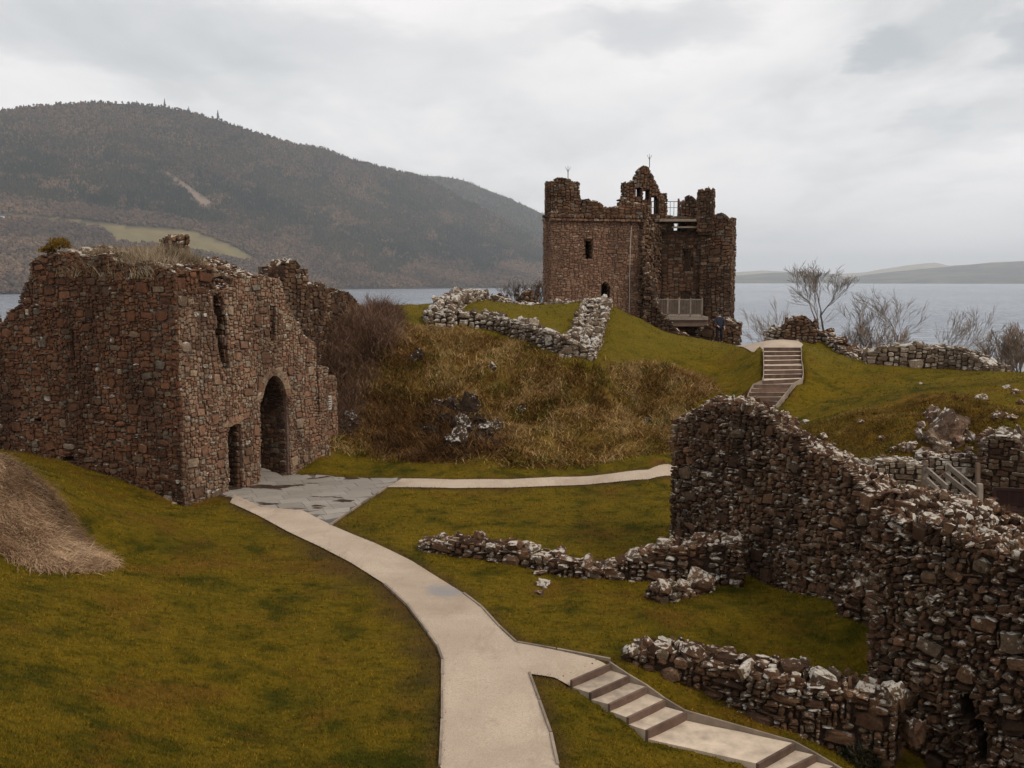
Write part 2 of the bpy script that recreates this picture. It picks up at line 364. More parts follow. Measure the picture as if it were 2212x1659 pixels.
# ------------------------------------------------------------------ ground sheet
ROUGH = gpoly([(700,965),(692,900),(690,800),(705,725),(760,685),(840,668),(850,700),(925,712),(1000,712),(1100,735),(1200,775),(1270,800),(1300,792),(1400,785),(1500,815),(1540,845),(1490,880),
               (1470,960),(1380,985),(1300,1000),(1200,1012),(1100,1010),(1000,1000),(900,998),(800,990)])
STRAW = [(-30, 21.5), (-30, 15)] + [tuple(drop(*p)[:2]) for p in ((0,1225,6.0),(110,1235,6.15),(225,1240,6.35))] + [tuple(at(*p)[:2]) for p in ((225,1190,21.8),(180,1150,22.6),(120,1085,23),(60,1030,23),(0,1003,23))] + [(-20, 24)]
ORANGE = gpoly([(1700,935),(1760,915),(1850,890),(1950,870),(2100,872),(2211,880),(2211,960),(2100,960),(2000,1000),(1900,1010),(1830,980)]) 
GRAVEL_A = gpoly([(950,1659),(955,1560),(955,1500),(956,1430),(945,1400),(925,1370),(880,1310),(830,1265),(760,1220),(690,1183),(620,1150),(560,1117),(497,1088),(505,1070),(562,1097),(654,1105),(713,1136),
                  (760,1156),(810,1176),(890,1215),(950,1253),(1000,1285),(1040,1315),(1080,1360),(1115,1392),(1200,1408),(1300,1427),(1318,1433),(1232,1470),(1180,1461),(1143,1457),(1165,1520),(1190,1590),(1205,1659)])
GRAVEL_A = [GRAVEL_A[0]] + GRAVEL_A[1:]
# run the path on towards the viewer, beyond the lower edge of the picture
GRAVEL_A = [(0.04, 9.0)] + GRAVEL_A + [(1.75, 9.0)]
SLABS = [(-9.75, 30.75), (-10.6, 31.2), (-9.3, 34.2), (-8.3, 33.7)] + gpoly([(700,1028),(868,1034),(835,1054),(780,1090),(713,1136),(654,1105),(562,1097)])
GRAVEL_B = gpoly([(868,1035),(980,1038),(1100,1037),(1200,1032),(1300,1027),(1400,1017),(1468,1006)]) + [(6.4, 36.6), (9.3, 37.9), (11.0, 37.9), (9.2, 36.0), (6.4, 34.3)] + gpoly([(1468,1030),(1400,1037),(1300,1045),(1200,1051),(1100,1055),(980,1056),(835,1054)])
GRAVEL_D = [tuple(drop(1651, 750.9, 3.04)[:2]), tuple(drop(1729.5, 750.9, 3.04)[:2]), tuple(at(1737,745,45.5)[:2]), tuple(at(1722,738,48)[:2]), tuple(at(1640,738,49.5)[:2]), tuple(at(1588,740,50.5)[:2]), tuple(at(1592,744,49.2)[:2]), tuple(at(1640,748,45.5)[:2])]
d_rough = seg_dist(GX, GY, ROUGH, True); in_r = in_poly(GX, GY, ROUGH)
edge_n = fbm(GX * 0.8, GY * 0.8, 5) * 1.2
rough = np.clip((np.where(in_r, d_rough, -d_rough) + edge_n + 0.3) / 0.7, 0, 1)
d_st = seg_dist(GX, GY, STRAW, True); in_s = in_poly(GX, GY, STRAW)
straw = np.clip((np.where(in_s, d_st, -d_st) + fbm(GX * 1.5, GY * 1.5, 8) * 0.35) / 0.25, 0, 1)
d_o = seg_dist(GX, GY, ORANGE, True); in_o = in_poly(GX, GY, ORANGE)
orange = np.clip((np.where(in_o, d_o, -d_o) + fbm(GX * .5, GY * .5, 9) * 3 + 0.6) / 1.6, 0, 1)
bump_m = fbm(GX * 1.3, GY * 1.3, 3) * 0.06 * (1 - rough) + rough * np.clip(d_rough / 1.5, 0, 1) * (fbm(GX * 0.40, GY * 0.40, 21, 3) * 1.1 + np.abs(fbm(GX * 1.0, GY * 1.0, 22, 3)) * 0.75 - 0.12) + orange * (fbm(GX * 0.6, GY * 0.6, 31) * 0.5) + straw * fbm(GX, GY, 41) * 0.25
pd = np.minimum(np.minimum(seg_dist(GX, GY, GRAVEL_A, True), seg_dist(GX, GY, GRAVEL_B, True)), seg_dist(GX, GY, SLABS, True))
inpath = in_poly(GX, GY, GRAVEL_A) | in_poly(GX, GY, GRAVEL_B) | in_poly(GX, GY, SLABS) | in_poly(GX, GY, GRAVEL_D)
pd = np.where(inpath, 0, pd)
bump_m *= np.clip((pd - 0.1) / 0.8, 0, 1)
HZ = HZ + bump_m + (fbm(GX * 0.25, GY * 0.25, 77) * 0.25) * np.clip((pd - 0.5) / 3, 0, 1) * ((GY > 12) & (GX > -20))
wear = np.clip(1 - pd / 0.34 + fbm(GX * 2, GY * 2, 51) * 0.8, 0, 1) * 0.8
LW = gpoly([(1000,1500),(955,1420),(930,1370),(880,1310),(830,1265),(760,1220),(690,1185)])
wear = np.maximum(wear, 0.85 * np.clip(1 - seg_dist(GX, GY, LW) / 1.0 + fbm(GX * 1.5, GY * 1.5, 52) * 0.7, 0, 1) * (GX < 0.5))
high = np.clip((HZ - 23.6) / 1.0, 0, 1) * (GY > 36)
def sample(A, x, y): return hz(x, y, A)

# stairs: riser lines from the picture, each at its own height
def zz4(x, y): return (x * 0.2935 + 1563, y * 0.2935 + 541)
ST_A = []
for i, (l, r_) in enumerate([((1231.7,1469),(1315,1433.5)),((1272,1496),(1355,1460)),((1313,1520.5),(1394,1483)),((1353,1549),(1433,1511.5)),((1394,1577),(1477,1538)),
                             ((1633,1649),(1712,1605)),((1668,1674),(1758,1630)),((1708,1700),(1800,1655)),((1750,1726),(1842,1680))]):
    h = 7.0 + 0.115 * i
    if i > 4: h += 0.03
    ST_A.append((drop(*l, h), drop(*r_, h), CAMZ - h))
ST_B = []
for i, (a_, b_) in enumerate([((297,715),(568,715)),((298,748),(568,745)),((299,780),(569,776)),((300,812),(569,807)),((300,851),(578,848)),((300,884),(580,880)),((300,916),(582,910)),
                              ((292,958),(575,944)),((225,988),(505,985)),((208,1018),(482,1014)),((192,1048),(458,1046)),((180,1080),(430,1080)),((172,1104),(404,1112))]):
    h = 3.04 + 0.143 * i
    ST_B.append((drop(*zz4(*a_), h), drop(*zz4(*b_), h), CAMZ - h))
def carve(ST, low, reach, last=1.0):
    """let the ground lie under a flight of steps and meet its sides"""
    global HZ
    n = len(ST); best = np.full(GX.shape, 1e9); tgt = np.zeros(GX.shape); ins = np.zeros(GX.shape, bool); lowz = np.full(GX.shape, 1e9)
    for i in range(n):
        a, b_, z0 = ST[i]
        if i + 1 < n: c, d, z1 = ST[i + 1]
        else: c, d, z1 = a + (a - ST[i - 1][0]) * last, b_ + (b_ - ST[i - 1][1]) * last, z0 - (ST[i - 1][2] - z0)
        poly = [tuple(a[:2]), tuple(b_[:2]), tuple(d[:2]), tuple(c[:2])]
        m = in_poly(GX, GY, poly); dd = np.where(m, 0, seg_dist(GX, GY, poly, True))
        ins |= m; lowz = np.where(dd < 0.16, np.minimum(lowz, z1 - low), lowz)
        zm = (z0 + z1) / 2 + 0.0; up_ = dd < best; tgt = np.where(up_, zm, tgt); best = np.minimum(best, dd)
    k2 = np.clip(1 - best / reach, 0, 1) ** 1.3 * (~ins)
    HZ = HZ * (1 - k2) + tgt * k2
    HZ = np.where(best < 0.16, np.minimum(HZ, lowz), HZ)
carve(ST_A, 0.05, 1.1); carve(ST_B, 0.06, 1.3)

ny, nx = GX.shape
V = np.stack([GX.ravel(), GY.ravel(), HZ.ravel()], 1)
idx = np.arange(ny * nx).reshape(ny, nx)
F = np.stack([idx[:-1, :-1].ravel(), idx[:-1, 1:].ravel(), idx[1:, 1:].ravel(), idx[1:, :-1].ravel()], 1)
me = mesh_from('ground', V, F, [M_ground], True)
for nm, arr in (('rough', rough), ('straw', straw), ('orange', orange), ('wear', wear), ('high', high)): add_attr(me, nm, arr.ravel())
tag(link('ground', me), kind='structure')

from mathutils.geometry import delaunay_2d_cdt
def sheet(name, poly, off, mat, step=0.3, zf=None, thick=0.0):
    """a surface over the land inside an outline"""
    P = []
    n = len(poly)
    for i in range(n):
        a = np.array(poly[i]); b_ = np.array(poly[(i + 1) % n]); k = max(1, int(np.hypot(*(b_ - a)) / step))
        for j in range(k): P.append(a + (b_ - a) * j / k)
    nb = len(P); edges = [(i, (i + 1) % nb) for i in range(nb)]
    xs = [p[0] for p in P]; ys = [p[1] for p in P]
    gx, gy = np.meshgrid(np.arange(min(xs), max(xs), step), np.arange(min(ys), max(ys), step))
    gx = gx.ravel(); gy = gy.ravel(); m = in_poly(gx, gy, poly) & (seg_dist(gx, gy, poly, True) > step * 0.4)
    P += [np.array([x, y]) for x, y in zip(gx[m], gy[m])]
    vs, es, fs, *_ = delaunay_2d_cdt([Vector(p) for p in P], edges, [], 1, 1e-6)
    vs = np.array([tuple(v) for v in vs])
    z = (hz(vs[:, 0], vs[:, 1]) if zf is None else zf(vs[:, 0], vs[:, 1])) + off
    V = np.column_stack([vs, z]); T = [list(f)[::1] for f in fs if len(f) == 3]
    T = np.array(T)
    nrm = np.cross(V[T[:, 1]] - V[T[:, 0]], V[T[:, 2]] - V[T[:, 0]])[:, 2]
    T[nrm < 0] = T[nrm < 0][:, ::-1]
    return link(name, mesh_from(name, V, T, [mat], True))
HPATH = lambda x, y: hz(x, y)
tag(sheet('gravel_path', GRAVEL_A, 0.034, M_gravel, 0.14), kind='structure')
tag(sheet('gravel_path', GRAVEL_B, 0.024, M_gravel), kind='structure')
tag(sheet('gravel_path', GRAVEL_D, 0.03, M_gravel), kind='structure')
LAND = [tuple(ST_A[4][0][:2]), tuple(ST_A[4][1][:2]), tuple(ST_A[5][1][:2]), tuple(ST_A[5][0][:2])]

# edging boards along the path
def edging(pts, name='path_edging', step=0.9, label=None):
    root = empty(name, tuple(pts[0]))
    inv = Matrix.Translation(-Vector(pts[0]))
    acc = []; pts = [np.asarray(p, float) for p in pts]
    cur = pts[0]
    for q in pts[1:]:
        L = np.hypot(*(q - cur)[:2]); k = max(1, int(round(L / step)))
        for j in range(k):
            a = cur + (q - cur) * j / k; b_ = cur + (q - cur) * (j + 0.97) / k
            mb = MB(); a3 = np.array([a[0], a[1], hz(a[0], a[1]) + 0.01]); b3 = np.array([b_[0], b_[1], hz(b_[0], b_[1]) + 0.01])
            mb.bar(a3, b3, 0.035 + R.uniform(0, 0.015), 0.09 + R.uniform(0, 0.02)); o = mb.build('edging_board', M_edge, root); o.matrix_basis = inv
        cur = q
    return root
e1 = edging([ground(950,1659)] + [ground(*p) for p in ((955,1560),(955,1500),(956,1430),(945,1400),(925,1370),(880,1310),(830,1265))])
tag(e1, 'thin grey edging strip along the left side of the main gravel path', 'edging', 'path edgings')
e2 = edging([ground(*p) for p in ((1205,1659),(1190,1590),(1165,1520),(1143,1457))])
tag(e2, 'thin pale edging strip between the near path and the small lawn by the steps', 'edging', 'path edgings')
e3 = edging([ground(*p) for p in ((1318,1432),(1200,1407),(1115,1391),(1080,1359),(1040,1314),(1000,1284))])
tag(e3, 'thin edging strip on the right of the path before the near steps', 'edging', 'path edgings')
e4 = edging([ground(*p) for p in ((713,1137),(780,1091),(835,1055))], step=0.8)
tag(e4, 'edging strip between the grey paving slabs and the lawn on their right', 'edging', 'path edgings')

# ------------------------------------------------------------------ paving slabs in front of the gate
M_mortar_slab = simple_mat('slab_bedding', (0.13, 0.12, 0.11), 0.9, 0.3, 5)
def slab_mat():
    m, w, b = new_mat('grey_slab'); P = w.add('ShaderNodeNewGeometry').outputs['Position']; r = w.add('ShaderNodeObjectInfo').outputs['Random']
    c = w.mix(r, (0.27, 0.24, 0.205), (0.37, 0.335, 0.29)); c = w.mix(w.ramp(w.noise(P, 3, 6, 0.7), [(0.3, 0.5), (0.7, 0.0)]), c, (0.20, 0.175, 0.15))
    # puddles of rain water left in the low spots
    pn = w.noise(w.mapping(P, (0.45, 0.8, 1), (2, 7, 0), (0, 0, 0.25)), 1.0, 4, 0.55, 0.3)
    pd_ = w.ramp(pn, [(0.575, 0.0), (0.60, 1.0)])
    w.l.new(w.mix(pd_, c, (0.060, 0.040, 0.030)), b.inputs['Base Color'])
    w.l.new(w.ramp(pd_, [(0.0, 0.45), (1.0, 0.10)]), b.inputs['Roughness'])
    bump(w, b, w.noise(P, 25, 4, 0.6), 0.15, 0.01); return m
M_slab = slab_mat()
PV = [(-9.6, 36.0), (-12.5, 34.5), (-9.9, 30.6)] + SLABS[1:] if False else SLABS
pv = sheet('paving', PV + [], 0.012, M_mortar_slab); tag(pv, kind='structure')
PVROOT = pv
cu = np.array([0.92, 0.39]); cv = np.array([-0.39, 0.92]); c0 = np.array(SLABS[0])
def clip_poly(sub, a, b):
    out = []
    for i in range(len(sub)):
        p, q = sub[i], sub[(i + 1) % len(sub)]
        sp = (b[0]-a[0]) * (p[1]-a[1]) - (b[1]-a[1]) * (p[0]-a[0]); sq = (b[0]-a[0]) * (q[1]-a[1]) - (b[1]-a[1]) * (q[0]-a[0])
        if sp >= 0: out.append(p)
        if (sp >= 0) != (sq >= 0): t = sp / (sp - sq); out.append(p + (q - p) * t)
    return out
from mathutils.geometry import tessellate_polygon
pvp = [np.array(p) for p in SLABS]
for row in range(-8, 12):
    off = R.uniform(0, 0.8); v0 = row * 0.62
    u = -4.0 + off
    while u < 11:
        L = R.uniform(0.7, 1.15); q = [c0 + cu * (u + .006) + cv * (v0 + .006), c0 + cu * (u + L - .006) + cv * (v0 + .006), c0 + cu * (u + L - .006) + cv * (v0 + .614), c0 + cu * (u + .006) + cv * (v0 + .614)]
        u += L
        inside = [bool(in_poly(p[0], p[1], SLABS)) for p in q]
        if not any(inside): continue
        if not all(inside):
            # shrink towards the outline: keep the corners that lie inside and pull the others in
            cen = np.mean([p for p, k in zip(q, inside) if k], axis=0)
            q2 = []
            for p, k in zip(q, inside):
                if not k:
                    lo, hi = 0.0, 1.0
                    for _ in range(12):
                        mid = (lo + hi) / 2; t = cen + (p - cen) * mid
                        if in_poly(t[0], t[1], SLABS): lo = mid
                        else: hi = mid
                    p = cen + (p - cen) * lo
                q2.append(p)
            q = q2
            ar = 0.5 * abs(sum(q[i][0] * q[(i+1) % 4][1] - q[(i+1) % 4][0] * q[i][1] for i in range(4)))
            if ar < 0.03: continue
        dz = R.uniform(-0.003, 0.004); P8 = []
        for z_ in (-0.01, 0.032 + dz):
            for p in q: P8.append((p[0], p[1], hz(p[0], p[1]) + z_))
        mb = MB(); mb.hexa(P8); mb.build('paving_slab', M_slab, PVROOT)

# ------------------------------------------------------------------ stairs
def stairs(ST, name, label, rise, end_pts, board_h=0.10, apron=True):
    a0, b0, z0 = ST[0]; root = empty(name, tuple((a0 + b0) / 2)); inv = Matrix.Translation(-Vector((a0 + b0) / 2))
    tag(root, label, 'steps', 'flights of gravel steps with timber risers')
    lines = ST + [end_pts]
    for i in range(len(ST)):
        a, b_, z = ST[i]; c, d, z2 = lines[i + 1]
        zt = z - rise if i + 1 >= len(lines) - 0 else z2
        zt = z2
        # timber riser board
        dirn = (c + d) / 2 - (a + b_) / 2; dirn[2] = 0; dirn /= np.linalg.norm(dirn)
        th = 0.05
        P8 = [(*(a[:2]), zt - 0.15), (*(b_[:2]), zt - 0.15), (*((b_ + dirn * th)[:2]), zt - 0.15), (*((a + dirn * th)[:2]), zt - 0.15),
              (*(a[:2]), z + 0.004), (*(b_[:2]), z + 0.004), (*((b_ + dirn * th)[:2]), z + 0.004), (*((a + dirn * th)[:2]), z + 0.004)]
        P8 = np.array(P8); P8 = P8[[3, 2, 1, 0, 7, 6, 5, 4]]
        mb = MB(); mb.hexa(P8); o = mb.build('riser', M_riser, root); o.matrix_basis = inv
        # tread filled with gravel
        aa = a + dirn * th; bb = b_ + dirn * th; nseg = max(1, int(np.linalg.norm(c - aa) / 0.4)); mb = MB()
        Vt = []
        for j in range(nseg + 1):
            for k in range(5):
                p = (aa + (c - aa) * j / nseg) * (1 - k / 4) + (bb + (d - bb) * j / nseg) * k / 4
                Vt.append((p[0], p[1], zt + (0 if j in (0, nseg) else R.normal() * 0.004) - (0.012 if 0 < k < 4 and j == 0 else 0)))
        Q = [(j * 5 + k, (j + 1) * 5 + k, (j + 1) * 5 + k + 1, j * 5 + k + 1) for j in range(nseg) for k in range(4)]
        Q = np.array(Q); Vt = np.array(Vt)
        if np.cross(Vt[Q[0, 1]] - Vt[Q[0, 0]], Vt[Q[0, 2]] - Vt[Q[0, 0]])[2] < 0: Q = Q[:, ::-1]
        nb = len(Vt); low = Vt.copy(); low[:, 2] -= 0.25
        mb.raw(Vt, Q); ring = [k for k in range(5)] + [j * 5 + 4 for j in range(1, nseg + 1)] + [nseg * 5 + k for k in range(3, -1, -1)] + [j * 5 for j in range(nseg - 1, 0, -1)]
        mb.raw(np.concatenate([Vt[ring], low[ring]]), [(i_, (i_ + 1) % len(ring), len(ring) + (i_ + 1) % len(ring), len(ring) + i_) for i_ in range(len(ring))])
        o = mb.build('tread', M_tread, root); o.matrix_basis = inv
        # side boards
        for (p, q, sgn) in ((a, c, -1), (b_, d, 1)):
            side = (b_ - a); side[2] = 0; side /= np.linalg.norm(side)
            p2 = p + side * sgn * 0.03; q2 = q + side * sgn * 0.03
            mb = MB(); p2 = p2.copy(); q2 = q2.copy(); p2[2] = z + 0.03 - board_h / 2; q2[2] = zt + 0.03 - board_h / 2
            w_ = side * 0.016
            P8 = [p2 - w_ - [0, 0, .18], p2 + w_ - [0, 0, .18], q2 + w_ - [0, 0, .18], q2 - w_ - [0, 0, .18], p2 - w_ + [0, 0, board_h / 2], p2 + w_ + [0, 0, board_h / 2], q2 + w_ + [0, 0, board_h / 2], q2 - w_ + [0, 0, board_h / 2]]
            if board_h > 0.11 or sgn > 0:
                mb.hexa(P8); o = mb.build('side_board', M_edge, root); o.matrix_basis = inv
    return root
def ext(ST, k, rise):
    a, b_, z = ST[-1]; pa, pb, pz = ST[-2]; return (a + (a - pa) * k, b_ + (b_ - pb) * k, z - rise)
stairs(ST_A, 'gravel_steps', 'broad gravel steps with timber risers going down to the lower right from the near path', 0.115, ext(ST_A, 1.0, 0.115))
stairs(ST_B, 'gravel_steps', 'long flight of pale steps with dark risers climbing the grass bank to the keep', 0.143, ext(ST_B, 1.0, 0.143), 0.12)

# ------------------------------------------------------------------ loch
def water_mat():
    m, w, b = new_mat('loch_water'); P = w.add('ShaderNodeNewGeometry').outputs['Position']
    n1 = w.noise(w.mapping(P, (0.09, 0.11, 1), (0, 0, 0), (0, 0, 0.1)), 1.0, 7, 0.68, 0.6)
    n2 = w.noise(w.mapping(P, (0.004, 0.0016, 1)), 1.0, 5, 0.6, 0.5)
    n3 = w.noise(w.mapping(P, (0.10, 0.28, 1), (0, 0, 0), (0, 0, 0.2)), 1.0, 5, 0.7, 0.3)
    c = w.mix(w.ramp(n2, [(0.4, 0.0), (0.62, 1.0)]), (0.19, 0.225, 0.275), (0.27, 0.305, 0.35))
    c = w.mix(w.ramp(n1, [(0.44, 0.95), (0.54, 0.0)]), c, (0.075, 0.095, 0.13))  # ripple shade put into the water colour as dark streaks
    c = w.mix(w.ramp(w.noise(w.mapping(P, (0.06, 0.20, 1), (31, 2, 0)), 1.0, 6, 0.7, 0.5), [(0.68, 0.0), (0.75, 0.7)]), c, (0.50, 0.52, 0.55))
    w.l.new(c, b.inputs['Base Color'])
    b.inputs['Roughness'].default_value = 0.22; b.inputs['IOR'].default_value = 1.33; b.inputs['Specular IOR Level'].default_value = 0.5
    bump(w, b, w.math('ADD', w.math('MULTIPLY', n1, 1.0), w.math('MULTIPLY', n3, 0.5)), 1.0, 2.6)
    return m
M_water = water_mat()
mb = MB(); mb.raw([(-40000, -3000, 0), (40000, -3000, 0), (40000, 40000, 0), (-40000, 40000, 0)], [(0, 1, 2, 3)])
tag(mb.build('water', M_water), kind='structure')

# ------------------------------------------------------------------ hills across the loch
def hill_mat(name, base, tan, field=None):
    m, w, b = new_mat(name); P = w.add('ShaderNodeNewGeometry').outputs['Position']
    n = w.noise(w.mapping(P, (0.004, 0.004, 0.006)), 1.0, 6, 0.65)
    c = w.mix(w.ramp(n, [(0.4, 0.0), (0.62, 1.0)]), base, tan)
    if field: 
        a = w.add('ShaderNodeAttribute', attribute_name='field').outputs['Fac']
        c = w.mix(a, c, w.mix(w.ramp(w.noise(w.mapping(P, (0.02, 0.02, 0.02)), 1, 4, 0.6), [(0.35, 0.0), (0.65, 1.0)]), field, tuple(x * 1.35 for x in field)))
        a = w.add('ShaderNodeAttribute', attribute_name='scar').outputs['Fac']
        c = w.mix(a, c, (0.20, 0.150, 0.115))
    w.l.new(c, b.inputs['Base Color']); return m
M_hill = hill_mat('wooded_hill', (0.030, 0.028, 0.016), (0.055, 0.042, 0.028), (0.135, 0.108, 0.048))
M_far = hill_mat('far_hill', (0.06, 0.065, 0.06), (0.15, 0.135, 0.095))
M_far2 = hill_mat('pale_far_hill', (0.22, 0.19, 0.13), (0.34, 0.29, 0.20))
def lerp(pts, x): return np.interp(x, [p[0] for p in pts], [p[1] for p in pts])
FIELD = [(120,470),(200,478),(260,487),(350,493),(420,500),(460,515),(510,535),(552,560),(520,563),(440,545),(330,528),(250,524),(236,505),(215,492),(150,482)]
SCAR = [(338,360),(362,372),(400,396),(428,418),(460,438),(452,443),(432,443),(405,415),(375,388)]
LANE = [(0,462),(60,466),(120,472),(200,482),(215,490),(150,480),(60,474),(0,470)]
class Hill:
    def __init__(s, name, x0, x1, shore, ridge, Ds, Dr, mat, pw=0.95, amp=3.0, seed=1, step=8, nr=46):
        s.dx = np.arange(x0, x1 + 1, step); s.t = np.concatenate([np.linspace(-0.04, 1, nr), [1.06, 1.2, 1.45]])
        X, T = np.meshgrid(s.dx, s.t); s.shore, s.ridge, s.Ds, s.Dr, s.pw, s.amp, s.seed = shore, ridge, Ds, Dr, pw, amp, seed
        P, dy = s.pos(X, T); idx = np.arange(X.size).reshape(X.shape)
        F = np.stack([idx[:-1, :-1].ravel(), idx[:-1, 1:].ravel(), idx[1:, 1:].ravel(), idx[1:, :-1].ravel()], 1)
        me = mesh_from(name, P.reshape(-1, 3), F, [mat], True)
        fld = np.maximum(in_poly(X, dy, FIELD), in_poly(X, dy, LANE) * 0.7)
        add_attr(me, 'field', (fld * 1.0).ravel()); add_attr(me, 'scar', (in_poly(X, dy, SCAR) * 1.0).ravel())
        tag(link(name, me), kind='structure')
    def pos(s, X, T):
        sh = lerp(s.shore, X); rg = lerp(s.ridge, X); Ds = lerp(s.Ds, X); Dr = lerp(s.Dr, X)
        tt = np.clip(T, 0, 1); dy = sh + (rg - sh) * tt ** s.pw + fbm(X * 0.012, T * 6, s.seed) * s.amp * np.sin(np.pi * np.clip(tt, 0, 1)) * 4 + fbm(X * 0.03, T * 0 + 3, s.seed + 5) * s.amp * tt
        D = Ds + (Dr - Ds) * T
        u = (X * K - 512) / FOC; v = -(dy * K - 384) / FOC; Y = math.cos(TH) + v * math.sin(TH); Z = -math.sin(TH) + v * math.cos(TH)
        z = CAMZ + Z / Y * D
        z = np.where(T > 1, z - (T - 1) * (z - CAMZ) * 1.6, z); z = np.where(T < 0, -4.0, z)
        return np.stack([u / Y * D, D, z], -1), dy
SH1 = [(-900,690),(-300,650),(0,637.5),(300,630),(700,624.5),(1190,620.5),(1330,618),(1500,616)]
DS1 = [(-900,900),(-300,1400),(0,1850),(400,2250),(780,2900),(1190,3500),(1500,4400)]
h2 = Hill('hill', 820, 1560, [(820,623),(1190,620.5),(1560,613)], [(820,372),(905,379),(950,381),(1000,389),(1100,429),(1190,470),(1300,525),(1450,590),(1560,611)],
          [(820,3300),(1190,4100),(1560,5600)], [(820,6300),(1190,6300),(1560,6800)], M_hill, amp=1.5, seed=9)
h1 = Hill('hill', -900, 1420, SH1, [(-900,330),(-300,270),(0,241),(90,229),(180,223),(300,224),(350,230),(400,240),(480,262),(560,290),(640,310),(700,322),(760,343),(820,361),(870,372),(905,379),(940,395),(1000,428),(1100,480),(1190,535),(1300,590),(1420,617)],
          DS1, [(-900,2600),(0,3400),(500,3900),(905,4800),(1190,5000),(1420,4700)], M_hill, amp=3.0, seed=1)
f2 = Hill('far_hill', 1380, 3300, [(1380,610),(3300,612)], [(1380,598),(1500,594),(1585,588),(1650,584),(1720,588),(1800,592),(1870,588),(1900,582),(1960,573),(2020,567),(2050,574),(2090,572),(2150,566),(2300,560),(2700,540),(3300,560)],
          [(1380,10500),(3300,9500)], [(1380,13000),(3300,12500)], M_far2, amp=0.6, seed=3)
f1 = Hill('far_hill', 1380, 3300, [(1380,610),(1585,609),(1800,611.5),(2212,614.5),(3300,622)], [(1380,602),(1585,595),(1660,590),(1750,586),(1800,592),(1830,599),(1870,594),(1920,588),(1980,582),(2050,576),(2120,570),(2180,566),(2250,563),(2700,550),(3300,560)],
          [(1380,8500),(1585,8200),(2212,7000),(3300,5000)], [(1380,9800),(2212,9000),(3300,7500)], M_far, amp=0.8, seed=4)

# woods: one mass of conifers and one of bare broad-leaved trees per hill
M_conifer, w, b = new_mat('conifer')
ri = w.add('ShaderNodeNewGeometry').outputs['Random Per Island']; P_ = w.add('ShaderNodeNewGeometry').outputs['Position']
zn = w.noise(w.mapping(P_, (0.0022, 0.0022, 0.004)), 1.0, 5, 0.6)
c_ = w.mix(w.ramp(zn, [(0.42, 0.0), (0.6, 1.0)]), (0.008, 0.013, 0.006), (0.040, 0.036, 0.018))
w.l.new(w.mix(1.0, c_, w.ramp(ri, [(0.0, (0.55, 0.55, 0.6)), (0.6, (1.0, 1.0, 1.0)), (1.0, (1.9, 1.7, 1.5))]), 'MULTIPLY'), b.inputs['Base Color'])
M_broad, w, b = new_mat('bare_wood')
ri = w.add('ShaderNodeNewGeometry').outputs['Random Per Island']; P_ = w.add('ShaderNodeNewGeometry').outputs['Position']
zn = w.noise(w.mapping(P_, (0.004, 0.004, 0.004)), 1.0, 5, 0.6)
c_ = w.mix(w.ramp(zn, [(0.4, 0.0), (0.6, 1.0)]), (0.070, 0.047, 0.032), (0.130, 0.085, 0.050))
w.l.new(w.mix(1.0, c_, w.ramp(ri, [(0.0, (0.6, 0.6, 0.62)), (0.6, (1.0, 1.0, 1.0)), (1.0, (1.5, 1.4, 1.3))]), 'MULTIPLY'), b.inputs['Base Color'])
